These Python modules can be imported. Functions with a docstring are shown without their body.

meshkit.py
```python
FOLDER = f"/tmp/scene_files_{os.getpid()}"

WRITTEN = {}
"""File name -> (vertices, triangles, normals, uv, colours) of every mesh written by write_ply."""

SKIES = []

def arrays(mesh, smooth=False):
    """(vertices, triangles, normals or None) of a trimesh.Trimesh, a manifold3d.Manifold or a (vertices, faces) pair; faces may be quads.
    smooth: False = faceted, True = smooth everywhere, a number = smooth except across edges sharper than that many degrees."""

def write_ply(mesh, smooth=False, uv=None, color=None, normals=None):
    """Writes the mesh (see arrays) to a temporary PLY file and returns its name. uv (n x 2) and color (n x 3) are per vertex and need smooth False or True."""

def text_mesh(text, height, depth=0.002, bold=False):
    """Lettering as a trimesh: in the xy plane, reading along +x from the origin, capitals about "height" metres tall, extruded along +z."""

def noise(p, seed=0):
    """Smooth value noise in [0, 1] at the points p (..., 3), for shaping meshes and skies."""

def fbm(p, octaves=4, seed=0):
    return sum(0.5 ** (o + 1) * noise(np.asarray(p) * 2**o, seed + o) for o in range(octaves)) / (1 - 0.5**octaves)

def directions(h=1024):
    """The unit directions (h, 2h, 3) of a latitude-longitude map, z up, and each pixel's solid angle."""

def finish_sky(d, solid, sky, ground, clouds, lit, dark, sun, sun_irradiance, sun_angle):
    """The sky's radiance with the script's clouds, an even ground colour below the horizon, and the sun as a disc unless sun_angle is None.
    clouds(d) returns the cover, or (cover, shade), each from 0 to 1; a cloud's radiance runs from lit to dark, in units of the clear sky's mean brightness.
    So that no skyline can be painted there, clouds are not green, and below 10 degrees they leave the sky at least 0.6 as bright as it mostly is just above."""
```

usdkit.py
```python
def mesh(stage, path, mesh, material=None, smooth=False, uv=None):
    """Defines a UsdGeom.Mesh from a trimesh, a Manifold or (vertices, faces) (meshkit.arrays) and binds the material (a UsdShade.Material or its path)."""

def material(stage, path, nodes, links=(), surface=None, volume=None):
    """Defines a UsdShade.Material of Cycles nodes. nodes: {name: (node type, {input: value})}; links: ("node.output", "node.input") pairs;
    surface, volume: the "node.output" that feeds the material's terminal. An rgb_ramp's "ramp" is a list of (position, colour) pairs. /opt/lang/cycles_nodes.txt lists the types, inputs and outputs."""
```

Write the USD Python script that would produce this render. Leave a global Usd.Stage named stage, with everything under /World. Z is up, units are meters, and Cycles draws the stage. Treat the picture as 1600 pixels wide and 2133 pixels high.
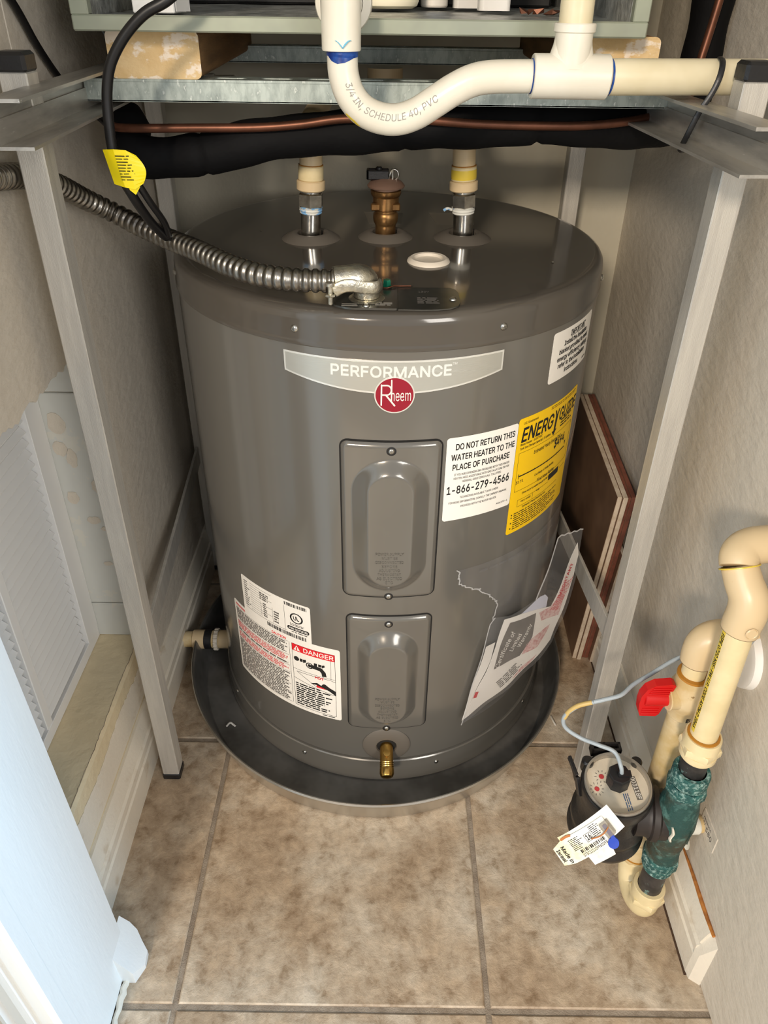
import math, random
import numpy as np
import trimesh
from shapely import affinity
from shapely.geometry import Polygon, Point, LineString, box as sbox
from shapely.ops import unary_union
import meshkit, usdkit
from pxr import Usd, UsdGeom, UsdLux, UsdShade, Gf, Sdf, Vt

random.seed(7); rng = np.random.default_rng(7)
stage = Usd.Stage.CreateInMemory()
UsdGeom.SetStageUpAxis(stage, UsdGeom.Tokens.z); UsdGeom.SetStageMetersPerUnit(stage, 1.0)
UsdGeom.Xform.Define(stage, '/World'); UsdGeom.Scope.Define(stage, '/World/Looks')
V = lambda *a: np.array(a, float)

# ------------------------------------------------------------------ camera, light, exposure
CAM_Z, PITCH, ROLL, FPX, SHIFT = 1.0887, 0.5655, 0.0140, 1553.1, 101.7
EXPOSURE = 0.0
f_ = V(0, math.cos(PITCH), -math.sin(PITCH)); r_ = V(1, 0, 0); u_ = np.cross(r_, f_)
rr = r_ * math.cos(ROLL) + u_ * math.sin(ROLL); uu = -r_ * math.sin(ROLL) + u_ * math.cos(ROLL)
cam = UsdGeom.Camera.Define(stage, '/World/camera')
cam.AddTransformOp().Set(Gf.Matrix4d(*rr, 0, *uu, 0, *(-f_), 0, 0, 0, CAM_Z, 1))
AP = 24.0
cam.CreateHorizontalApertureAttr(AP); cam.CreateVerticalApertureAttr(AP * 2133 / 1600)
cam.CreateFocalLengthAttr(FPX / 1600 * AP); cam.CreateVerticalApertureOffsetAttr(-SHIFT / 1600 * AP)
cam.CreateClippingRangeAttr((0.05, 100)); cam.CreateExposureAttr(EXPOSURE)

def aim(path, pos, to, w, h, power, col):
    L = UsdLux.RectLight.Define(stage, path); L.CreateWidthAttr(w); L.CreateHeightAttr(h)
    L.CreateIntensityAttr(power); L.CreateColorAttr(Gf.Vec3f(*col))
    z = V(*pos) - V(*to); z /= np.linalg.norm(z); x = np.cross(V(0, 0, 1), z); x /= np.linalg.norm(x); y = np.cross(z, x)
    L.AddTransformOp().Set(Gf.Matrix4d(*x, 0, *y, 0, *z, 0, *pos, 1)); return L
# daylight window to the right behind the camera, bright patio door far left behind, warm ceiling lamp in the hall
aim('/World/window_light', (1.9, -.22, 1.2), (-0.33, 0.40, 0.4), 0.42, 1.3, 33.0, (0.36, 0.67, 1.0))
aim('/World/patio_light', (-1.5, -1.35, 1.5), (0.3, 0.8, 0.4), 0.7, 1.1, 10.0, (0.86, 0.93, 1.0))
aim('/World/hall_lamp', (-0.95, -2.6, 2.25), (0.05, 0.7, 0.1), 0.4, 0.4, 200.0, (1.0, 0.85, 0.68))
aim('/World/doorway_light', (1.25, -1.75, 1.55), (-0.35, 0.7, 0.5), 0.7, 1.2, 11.0, (1.0, 0.97, 0.93))
dome = UsdLux.DomeLight.Define(stage, '/World/room_ambient'); dome.CreateIntensityAttr(0.21); dome.CreateColorAttr(Gf.Vec3f(0.96, 0.97, 1.0))

# ------------------------------------------------------------------ materials
def S(r, g, b):
    return tuple(((c / 255 / 12.92) if c / 255 <= .04045 else ((c / 255 + .055) / 1.055) ** 2.4) for c in (r, g, b))
LOOK = {}
def M(name, c, r=.5, m=0., c2=None, ns=20., nd=4., lo=.4, hi=.62, bump=0., bs=250., bd=3., st=(1, 1, 1), c3=None, ns3=60., lo3=.6, hi3=.66, dist=0., r2=None, **kw):
    """principled; c2 mottles c by noise, c3 adds sharper patches, bump is fine relief in metres"""
    n = {'tc': ('texture_coordinate', {}), 'mp': ('mapping', {'scale': st}), 'p': ('principled_bsdf', dict(base_color=c, roughness=r, metallic=m, **kw))}
    l = [('tc.object', 'mp.vector')]; src = None
    if c2 is not None:
        n['n1'] = ('noise_texture', {'scale': ns, 'detail': nd, 'roughness': .6, 'distortion': dist}); n['r1'] = ('rgb_ramp', {'ramp': [(lo, (0, 0, 0)), (hi, (1, 1, 1))]})
        n['m1'] = ('mix_color', {'a': c, 'b': c2}); l += [('mp.vector', 'n1.vector'), ('n1.fac', 'r1.fac')]
        n['bw1'] = ('rgb_to_bw', {}); l += [('r1.color', 'bw1.color'), ('bw1.val', 'm1.fac')]; src = 'm1.result'
        if r2 is not None:
            n['rm'] = ('mix_float', {'a': r, 'b': r2}); l += [('bw1.val', 'rm.fac'), ('rm.result', 'p.roughness')]
    if c3 is not None:
        n['n3'] = ('noise_texture', {'scale': ns3, 'detail': 5., 'roughness': .6}); n['r3'] = ('rgb_ramp', {'ramp': [(lo3, (0, 0, 0)), (hi3, (1, 1, 1))]})
        n['bw3'] = ('rgb_to_bw', {}); n['m3'] = ('mix_color', {'a': c, 'b': c3})
        l += [('mp.vector', 'n3.vector'), ('n3.fac', 'r3.fac'), ('r3.color', 'bw3.color'), ('bw3.val', 'm3.fac')]
        if src: l.append((src, 'm3.a'))
        src = 'm3.result'
    if src: l.append((src, 'p.base_color'))
    if bump:
        n['nb'] = ('noise_texture', {'scale': bs, 'detail': bd, 'roughness': .55}); n['b'] = ('bump', {'strength': 1.0, 'distance': bump})
        l += [('mp.vector', 'nb.vector'), ('nb.fac', 'b.height'), ('b.normal', 'p.normal')]
    LOOK[name] = usdkit.material(stage, '/World/Looks/' + name, n, l, surface='p.BSDF'); return LOOK[name]

M('enamel', S(117, 114, 108), .17, .35, coat_weight=.3, coat_roughness=.05)
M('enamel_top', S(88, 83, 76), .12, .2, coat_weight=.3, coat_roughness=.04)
M('collar_plastic', S(98, 92, 84), .5)
M('wall_paint', S(206, 197, 182), .6, bump=.0022, bs=70, bd=4, st=(1, .55, 1))
M('wall_paint_back', S(192, 186, 168), .6, bump=.0010, bs=60)
M('sill_paint', S(212, 197, 164), .55, bump=.002, bs=60, bd=3)
M('trim_white', S(224, 216, 200), .42, c3=S(204, 190, 168), ns3=25, lo3=.60, hi3=.74, bump=.0005, bs=120)
M('door_white', S(232, 232, 228), .35, bump=.0004, bs=90, st=(1, 1, .2))
M('board_grey', S(202, 203, 197), .5, c3=S(208, 206, 196), ns3=32, lo3=.60, hi3=.612, bump=.0016, bs=32, bd=2)
M('grille_white', S(232, 232, 230), .4)
M('gap_dark', S(22, 20, 18), .9)
M('grout', S(150, 137, 121), .9, c2=S(128, 114, 98), ns=40, bump=.001, bs=500)
M('alum', S(206, 202, 193), .40, .35, c2=S(194, 190, 182), ns=30, st=(4, 4, .3), bump=.0003, bs=300)
M('alum_rail', S(184, 180, 172), .36, .6, c2=S(150, 146, 140), ns=24, st=(3, .5, 3), lo=.42, hi=.7, c3=S(200, 197, 190), ns3=90, lo3=.66, hi3=.7)
M('galv', S(182, 192, 186), .42, .6, c2=S(140, 150, 146), ns=60, lo=.4, hi=.7, st=(2, 1, .8), c3=S(214, 220, 214), ns3=120, lo3=.6, hi3=.68)
M('black_plastic', S(26, 26, 28), .38, bump=.0003, bs=200)
M('black_foam', S(9, 9, 11), .75, specular_ior_level=.2, bump=.0012, bs=60)
M('black_cable', S(13, 13, 15), .42)
M('ah_paint', S(158, 164, 146), .36, .15, c2=S(148, 153, 138), ns=14)
M('foil', S(196, 198, 194), .42, .55, c2=S(150, 152, 148), ns=40, bump=.004, bs=55, bd=3)
M('wood_end', S(224, 196, 148), .7, c2=S(212, 178, 124), ns=16, st=(1, 1, 1.6), dist=.4, c3=S(238, 224, 206), ns3=22, lo3=.52, hi3=.56, bump=.001, bs=150)
M('wood_side', S(140, 106, 68), .75, c2=S(116, 86, 54), ns=18, st=(6, .6, 6), bump=.0006, bs=200)
M('pvc_white', S(226, 222, 208), .28, c2=S(220, 214, 198), ns=16)
M('pvc_aged', S(224, 214, 184), .3, c2=S(214, 202, 168), ns=12)
M('cpvc', S(220, 202, 156), .34, c2=S(232, 214, 170), ns=20, c3=S(206, 172, 104), ns3=45, lo3=.66, hi3=.74)
M('cpvc_dirty', S(216, 196, 156), .45, c2=S(198, 170, 116), ns=22, c3=S(140, 112, 70), ns3=130, lo3=.68, hi3=.74)
M('cpvc_tan', S(214, 190, 150), .34, c3=S(196, 158, 108), ns3=70, lo3=.66, hi3=.78)
M('glue_brown', S(172, 116, 34), .35)
M('glue_yellow', S(226, 198, 70), .35)
M('primer_blue', S(14, 42, 116), .3, c2=S(30, 80, 160), ns=60)
M('primer_cyan', S(112, 200, 236), .4)
M('print_grey', S(150, 146, 138), .6)
M('print_black', S(24, 23, 22), .6)
M('print_dim', S(96, 92, 88), .6)
M('print_red', S(200, 30, 44), .55)
M('print_pink', S(214, 112, 112), .6)
M('danger_red', S(222, 28, 40), .5)
M('label_white', S(240, 236, 228), .38)
M('label_yellow', S(246, 200, 0), .38)
M('badge_silver', S(196, 196, 188), .30, .55)
M('badge_edge', S(236, 236, 230), .25, .5)
M('badge_red', S(146, 6, 38), .22, coat_weight=.4)
M('badge_white', S(240, 240, 236), .25, .3)
M('steel', S(206, 204, 198), .22, 1., c2=S(168, 166, 160), ns=60)
M('zinc', S(176, 172, 160), .34, .95, c2=S(214, 208, 188), ns=70, bump=.0008, bs=180)
M('conduit_steel', S(158, 154, 146), .3, 1., c2=S(128, 124, 118), ns=60)
M('galv_plate', S(112, 112, 108), .24, .8, c2=S(92, 92, 88), ns=14)
M('brass', S(196, 156, 84), .24, 1.)
M('bronze', S(146, 112, 70), .36, .85, c2=S(116, 84, 50), ns=60)
M('bronze_dull', S(124, 98, 84), .5, .3)
M('tape_blue', S(120, 170, 214), .6, c3=S(214, 214, 206), ns3=90, lo3=.5, hi3=.54)
M('tape_white', S(222, 222, 214), .6, c3=S(130, 170, 214), ns3=70, lo3=.6, hi3=.64)
M('copper', S(118, 76, 58), .42, .7, c2=S(96, 62, 46), ns=40, lo=.35, hi=.7)
M('patina', S(30, 70, 66), .6, c2=S(58, 56, 42), ns=20, lo=.42, hi=.62, c3=S(96, 140, 132), ns3=70, lo3=.50, hi3=.80, bump=.0014, bs=140)
M('patina_crust', S(46, 98, 92), .8, c2=S(30, 74, 72), ns=60, c3=S(160, 190, 182), ns3=210, lo3=.48, hi3=.72, bump=.003, bs=200)
M('nipple_dark', S(78, 74, 72), .5, .5, c2=S(52, 50, 50), ns=40, c3=S(120, 150, 146), ns3=60, lo3=.62, hi3=.68)
M('valve_red', S(198, 14, 16), .42)
M('meter_black', S(22, 21, 22), .34, c2=S(34, 31, 30), ns=30, bump=.0004, bs=200)
M('meter_brown', S(44, 36, 32), .5, c2=S(28, 25, 25), ns=30)
M('dial_face', S(228, 216, 194), .5)
M('dial_ring', S(172, 166, 156), .25, .6)
M('wire_grey', S(158, 168, 174), .4)
M('wire_yellowed', S(196, 168, 104), .45)
M('tag_paper', S(226, 224, 216), .6, c3=S(238, 226, 178), ns3=18, lo3=.52, hi3=.62)
M('tag_blue', S(24, 62, 170), .35)
M('tag_rust', S(176, 110, 60), .7)
M('seal_clear', S(150, 140, 120), .15, alpha=.55)
M('tag_yellow', S(248, 226, 10), .4)
M('tile_body', S(206, 190, 170), .7, c2=S(190, 172, 150), ns=60, bump=.0006, bs=400)
M('tile_red', S(128, 74, 56), .6, c2=S(104, 60, 46), ns=40)
M('tile_glaze', S(124, 96, 74), .5, c2=S(102, 76, 58), ns=8)
M('caulk_rust', S(186, 120, 52), .7, c2=S(140, 84, 36), ns=60)
M('paper', S(236, 232, 226), .6)
M('paper_blue', S(206, 208, 224), .6)
M('paper_dark', S(112, 106, 100), .45, c2=S(98, 92, 86), ns=30)
M('paper_pink', S(222, 196, 192), .6, c2=S(204, 150, 148), ns=190, lo=.42, hi=.6)
M('cap_white', S(226, 216, 200), .4, subsurface_weight=.0)
M('pan_metal', S(132, 130, 126), .38, .55, c2=S(98, 96, 92), ns=10, bump=.0005, bs=20)
M('pan_lip', S(190, 186, 178), .3, .9)
M('green_screw', S(20, 120, 92), .3, .4)
M('plastic_white', S(232, 230, 226), .35)
M('carton_white', S(236, 236, 234), .5)
M('carton_grey', S(190, 190, 188), .5)
M('carton_mint', S(206, 232, 218), .5)
M('cream_tub', S(236, 228, 202), .4)
M('label_blue', S(58, 96, 140), .5)
M('coil_black', S(14, 14, 15), .6)
M('debris_white', S(224, 220, 212), .6)
M('debris_brown', S(70, 50, 34), .9)
M('clear_sticker', S(150, 144, 132), .3, alpha=.32)

def floor_tile_material():
    n = {'tc': ('texture_coordinate', {}), 'oi': ('object_info', {}), 'sc': ('vector_math', {'math_type': 'scale', 'vector1': (7, 13, 3)}), 'ad': ('vector_math', {'math_type': 'add'}),
         'n1': ('noise_texture', {'scale': 9., 'detail': 7., 'roughness': .6, 'distortion': .25}), 'n2': ('noise_texture', {'scale': 52., 'detail': 7., 'roughness': .66, 'distortion': .2}),
         'n3': ('noise_texture', {'scale': 16., 'detail': 9., 'roughness': .74, 'distortion': .3}),
         'r1': ('rgb_ramp', {'ramp': [(.28, S(156, 134, 109)), (.44, S(169, 149, 125)), (.56, S(181, 165, 144)), (.72, S(193, 182, 165))]}),
         'r2': ('rgb_ramp', {'ramp': [(.33, (.62, .56, .49)), (.44, (.90, .88, .86)), (.52, (1.02, 1.02, 1.02)), (.64, (1.22, 1.22, 1.22))]}),
         'mu': ('mix_color', {'blend_type': 'multiply', 'fac': .95}),
         'r3': ('rgb_ramp', {'ramp': [(.60, (0, 0, 0)), (.70, (1, 1, 1))]}), 'bw': ('rgb_to_bw', {}), 'm3': ('mix_color', {'b': S(150, 116, 82)}), 'k': ('math', {'math_type': 'multiply', 'value2': .28}),
         'b': ('bump', {'strength': 1., 'distance': .0024}), 'p': ('principled_bsdf', {'roughness': .42})}
    l = [('oi.random', 'sc.scale'), ('tc.object', 'ad.vector1'), ('sc.vector', 'ad.vector2'), ('ad.vector', 'n1.vector'), ('ad.vector', 'n2.vector'), ('ad.vector', 'n3.vector'),
         ('n1.fac', 'r1.fac'), ('n2.fac', 'r2.fac'), ('r1.color', 'mu.a'), ('r2.color', 'mu.b'), ('n3.fac', 'r3.fac'), ('r3.color', 'bw.color'), ('bw.val', 'k.value1'), ('k.value', 'm3.fac'),
         ('mu.result', 'm3.a'), ('m3.result', 'p.base_color'), ('n2.fac', 'b.height'), ('b.normal', 'p.normal')]
    LOOK['floor_tile'] = usdkit.material(stage, '/World/Looks/floor_tile', n, l, surface='p.BSDF')
floor_tile_material()
def film_material(name, haze, tint):
    n = {'t': ('transparent_bsdf', {'color': (.96, .96, .96)}), 'g': ('glossy_bsdf', {'color': (1, 1, 1), 'roughness': .12}), 'd': ('diffuse_bsdf', {'color': tint}),
         'a': ('mix_closure', {'fac': .045}), 'h': ('mix_closure', {'fac': haze})}
    LOOK[name] = usdkit.material(stage, '/World/Looks/' + name, n, [('t.BSDF', 'a.closure1'), ('g.BSDF', 'a.closure2'), ('a.closure', 'h.closure1'), ('d.BSDF', 'h.closure2')], surface='h.closure')
film_material('film', .04, (.7, .7, .72)); film_material('film_edge', .30, (.8, .8, .8)); film_material('meter_glass', .03, (.8, .75, .65))

# ------------------------------------------------------------------ scene helpers
COUNT = {}
def number(parent, name):
    k = (parent, name); COUNT[k] = COUNT.get(k, -1) + 1
    return f'{parent}/{name}' + (f'_{COUNT[k]:03d}' if COUNT[k] else '')
LOC = {}
def tag(p, label=None, cat=None, group=None, kind=None):
    for k, v in (('label', label), ('category', cat), ('group', group), ('kind', kind)):
        if v: p.SetCustomDataByKey(k, v)
def thing(name, label, cat, loc=(0, 0, 0), group=None):
    path = number('/World', name); x = UsdGeom.Xform.Define(stage, path); x.AddTranslateOp().Set(Gf.Vec3d(*map(float, loc)))
    LOC[path] = V(*loc); tag(x.GetPrim(), label, cat, group); return path
def join(*ms):
    ms = [m for m in ms if m is not None]; ms = [x for m in ms for x in (m if isinstance(m, (list, tuple)) else [m])]
    return trimesh.util.concatenate(ms) if len(ms) > 1 else ms[0]
def part(parent, name, mesh, mat, smooth=35, label=None, kind=None):
    """a mesh in world coordinates, stored under its thing (or part)"""
    path = number(parent, name)
    if isinstance(mesh, (list, tuple)): mesh = join(*mesh)
    loc = next((LOC[p] for p in sorted(LOC, key=len, reverse=True) if (parent + '/').startswith(p + '/')), V(0, 0, 0))
    v = np.asarray(mesh.vertices, float) - loc
    usdkit.mesh(stage, path, trimesh.Trimesh(v, mesh.faces, process=False), LOOK[mat], smooth)
    tag(stage.GetPrimAtPath(path), label, kind=kind); return path
def struct(name, mesh, mat, label, smooth=35):
    path = part('/World', name, mesh, mat, smooth); tag(stage.GetPrimAtPath(path), label, kind='structure'); return path
def solo(name, mesh, mat, label, cat, group=None, kind=None, smooth=35):
    path = part('/World', name, mesh, mat, smooth); tag(stage.GetPrimAtPath(path), label, cat, group, kind); return path

# ------------------------------------------------------------------ shapes
def cb(x0, x1, y0, y1, z0, z1, b=.001):
    """a box with chamfered edges"""
    c, h = V(x0 + x1, y0 + y1, z0 + z1) / 2, V(x1 - x0, y1 - y0, z1 - z0) / 2; b = min(b, h.min() * .6); P = []
    for s in np.ndindex(2, 2, 2):
        s = np.array(s) * 2 - 1
        for k in range(3):
            q = h - b; q[k] = h[k]; P.append(c + s * q)
    return trimesh.convex.convex_hull(np.array(P))
def hull(P): return trimesh.convex.convex_hull(np.array(P, float))
def bars(a, b, w, h, up=(0, 0, 1), ch=.0006):
    """a straight bar from a to b, w across, h along up"""
    a, b = V(*a), V(*b); d = b - a; L = np.linalg.norm(d); d /= L; x = np.cross(d, V(*up)); x /= np.linalg.norm(x); z = np.cross(x, d)
    m = cb(-w / 2, w / 2, 0, L, -h / 2, h / 2, ch); T = np.eye(4); T[:3, 0], T[:3, 1], T[:3, 2], T[:3, 3] = x, d, z, a; m.apply_transform(T); return m
def spline(P, n=8):
    P = np.asarray(P, float); P = np.vstack([2 * P[0] - P[1], P, 2 * P[-1] - P[-2]]); out = []
    for i in range(1, len(P) - 2):
        for t in np.linspace(0, 1, n, endpoint=False):
            a, b, c, d = P[i - 1:i + 3]
            out.append(.5 * (2 * b + (c - a) * t + (2 * a - 5 * b + 4 * c - d) * t * t + (3 * b - 3 * c + d - a) * t ** 3))
    out.append(P[-2]); return np.array(out)
def frames(P):
    T = np.gradient(P, axis=0); T /= np.linalg.norm(T, axis=1, keepdims=True)
    a = V(0, 0, 1) if abs(T[0][2]) < .9 else V(1, 0, 0); N = [np.cross(T[0], a) / np.linalg.norm(np.cross(T[0], a))]
    for t in T[1:]:
        n = N[-1] - t * (N[-1] @ t); N.append(n / np.linalg.norm(n))
    N = np.array(N); return T, N, np.cross(T, N)
def tube(P, r, n=20, sm=0, caps=True, flat=None):
    P = np.asarray(P, float)
    if sm: P = spline(P, sm)
    r = np.broadcast_to(np.asarray(r, float), (len(P),)) if np.ndim(r) == 0 or len(r) == len(P) else np.interp(np.linspace(0, 1, len(P)), np.linspace(0, 1, len(r)), r)
    T, N, Bn = frames(P); a = np.linspace(0, 2 * np.pi, n, endpoint=False); fx, fy = flat or (1, 1)
    v = (P[:, None] + r[:, None, None] * (fx * np.cos(a)[None, :, None] * N[:, None] + fy * np.sin(a)[None, :, None] * Bn[:, None])).reshape(-1, 3)
    F = []; k = np.arange(n); k2 = (k + 1) % n
    for i in range(len(P) - 1):
        A, Bq = i * n, (i + 1) * n
        F += [np.stack([A + k, A + k2, Bq + k2], 1), np.stack([A + k, Bq + k2, Bq + k], 1)]
    if caps:
        v = np.vstack([v, P[:1], P[-1:]]); c0, c1 = len(v) - 2, len(v) - 1; e = (len(P) - 1) * n
        F += [np.stack([np.full(n, c0), k2, k], 1), np.stack([np.full(n, c1), e + k, e + k2], 1)]
    m = trimesh.Trimesh(v, np.vstack(F), process=False)
    if m.volume < 0: m.invert()
    return m
def lathe(prof, c=(0, 0, 0), ax=(0, 0, 1), n=48):
    """prof: (radius, height) along ax from c"""
    prof = np.asarray(prof, float); ax = V(*ax); ax /= np.linalg.norm(ax); a = V(1, 0, 0) if abs(ax[0]) < .9 else V(0, 1, 0)
    X = np.cross(ax, a); X /= np.linalg.norm(X); Y = np.cross(ax, X); t = np.linspace(0, 2 * np.pi, n, endpoint=False)
    ring = np.cos(t)[:, None] * X + np.sin(t)[:, None] * Y
    v = (V(*c) + prof[:, 1][:, None, None] * ax + prof[:, 0][:, None, None] * ring[None]).reshape(-1, 3); F = []; k = np.arange(n); k2 = (k + 1) % n
    for i in range(len(prof) - 1):
        A, Bq = i * n, (i + 1) * n
        if prof[i, 0] > 1e-9: F.append(np.stack([A + k, A + k2, Bq + k2], 1))
        if prof[i + 1, 0] > 1e-9: F.append(np.stack([A + k, Bq + k2, Bq + k], 1))
    m = trimesh.Trimesh(v, np.vstack(F), process=False); m.merge_vertices(); return m
def rod(a, b, r, n=24, ch=.0012):
    a, b = V(*a), V(*b); L = np.linalg.norm(b - a); ch = min(ch, r * .4, L * .3)
    return lathe([(0, 0), (r - ch, 0), (r, ch), (r, L - ch), (r - ch, L), (0, L)], a, b - a, n)
def hexa(a, b, r):
    return lathe([(0, 0), (r * .94, 0), (r, .001), (r, np.linalg.norm(V(*b) - V(*a)) - .001), (r * .94, np.linalg.norm(V(*b) - V(*a))), (0, np.linalg.norm(V(*b) - V(*a)))], a, V(*b) - V(*a), 6)
def prism(poly, O, X, Y, h):
    """shapely polygon in the plane O + x X + y Y, extruded by h along X x Y"""
    m = trimesh.util.concatenate([trimesh.creation.extrude_polygon(g, h, engine='earcut') for g in getattr(poly, 'geoms', [poly])])
    X, Y = V(*X), V(*Y); Z = np.cross(X, Y); v = V(*O) + m.vertices[:, :1] * X + m.vertices[:, 1:2] * Y + m.vertices[:, 2:] * Z
    m = trimesh.Trimesh(v, m.faces, process=False); return m
def rrect(x0, y0, x1, y1, r): return sbox(x0 + r, y0 + r, x1 - r, y1 - r).buffer(r, quad_segs=6) if r > 0 else sbox(x0, y0, x1, y1)
def sheet(poly, t=.0002, edge=.012):
    m = trimesh.util.concatenate([trimesh.creation.extrude_polygon(g, t, engine='earcut') for g in getattr(poly, 'geoms', [poly])])
    v, f = trimesh.remesh.subdivide_to_size(m.vertices, m.faces, edge, max_iter=12); return trimesh.Trimesh(v, f, process=False)
def screw(p, nrm, r=.0045, h=.0025):
    p, nrm = V(*p), V(*nrm) / np.linalg.norm(nrm)
    a = np.cross(nrm, V(.3, .2, 1)); a /= np.linalg.norm(a); b = np.cross(nrm, a)
    cup = [(0, h * .35), (r * .2, h * .35), (r * .3, h), (r * .62, h * .9), (r * .92, h * .45), (r, 0), (r * .9, -.0006), (0, -.0006)]
    m = lathe(cup[::-1], p, nrm, 18)
    for d in (a, b): m = join(m, bars(p - d * r * .55 + nrm * h * .93, p + d * r * .55 + nrm * h * .93, r * .16, h * .16, nrm, .00005))
    return m
def text(s, h, bold=False, w=None, x=0, y=0, anchor='l', shear=0., t=.00012, sx=1.):
    """lettering in its own (u, v, w) space; w fits the line to a width"""
    m = meshkit.text_mesh(s, h, t, bold); v = m.vertices.copy(); v[:, 0] -= v[:, 0].min(); W = v[:, 0].max(); k = (w / W) if w else sx
    v[:, 0] *= k; W *= k; v[:, 0] += v[:, 1] * shear - {'l': 0, 'c': W / 2, 'r': W}[anchor]; v[:, 0] += x; v[:, 1] += y
    return trimesh.Trimesh(v, m.faces, process=False)
def strip(x0, y0, x1, y1, t=.00012):
    return trimesh.creation.box(bounds=[[min(x0, x1), min(y0, y1), 0], [max(x0, x1), max(y0, y1), t]])
def microprint(x0, x1, y0, y1, lines, fill=.62, seed=0, ragged=.25):
    """lines of print too small to read: word-long dashes"""
    g = np.random.default_rng(seed); out = []; pitch = (y1 - y0) / lines
    for i in range(lines):
        y = y1 - (i + .5) * pitch; x = x0; xe = x1 - g.random() * ragged * (x1 - x0)
        while x < xe:
            w = min((.8 + 3.2 * g.random()) * pitch, xe - x)
            out.append(strip(x, y - pitch * fill / 2, x + w, y + pitch * fill / 2)); x += w + pitch * .5
    return join(*out)
def barcode(x0, x1, y0, y1, n, seed):
    g = np.random.default_rng(seed); out = []; x = x0; k = (x1 - x0) / (n * 2.6)
    while x < x1:
        w = k * g.choice([.7, 1.2, 2.]); out.append(strip(x, y0, min(x + w, x1), y1)); x += w + k * g.choice([.7, 1.1, 1.8])
    return join(*out)
def ringpoly(x0, y0, x1, y1, t): return sbox(x0, y0, x1, y1).difference(sbox(x0 + t, y0 + t, x1 - t, y1 - t))
def flatpoly(poly, t=.00012):
    return trimesh.util.concatenate([trimesh.creation.extrude_polygon(g, t, engine='earcut') for g in getattr(poly, 'geoms', [poly])])
def lift(m, w):
    m = m.copy(); m.vertices[:, 2] += w; return m
def sub(m, e): 
    v, f = trimesh.remesh.subdivide_to_size(m.vertices, m.faces, e, max_iter=10); return trimesh.Trimesh(v, f, process=False)
def warp(m, fn):
    return trimesh.Trimesh(fn(np.asarray(m.vertices, float)), m.faces, process=False)

# ================================================================== THE SETTING
XL, XR, YB, JAMB_Y = -0.385, 0.420, 1.355, 0.485
# floor: a grout bed with separate tiles
fl = struct('floor', join(cb(-1.6, 1.6, -2.2, 1.5, -.03, -.0022)), 'grout', 'beige stone-look tile floor with taupe grout under the water heater')
PIT, TX, TY = 0.397, -0.2553, 0.426
for j in range(-2, 3):
    for i in range(-2, 3):
        x0, y0 = TX + i * PIT, TY + j * PIT; g = .0037
        if x0 > .5 or x0 + PIT < -.5: continue
        part(fl, 'tile', hull([(xx, yy, z) for z, c in ((-.006, 0), (-.0013, 0), (0, .0018)) for xx in (x0 + g + c, x0 + PIT - g - c) for yy in (y0 + g + c, y0 + PIT - g - c)]), 'floor_tile', False)

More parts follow.
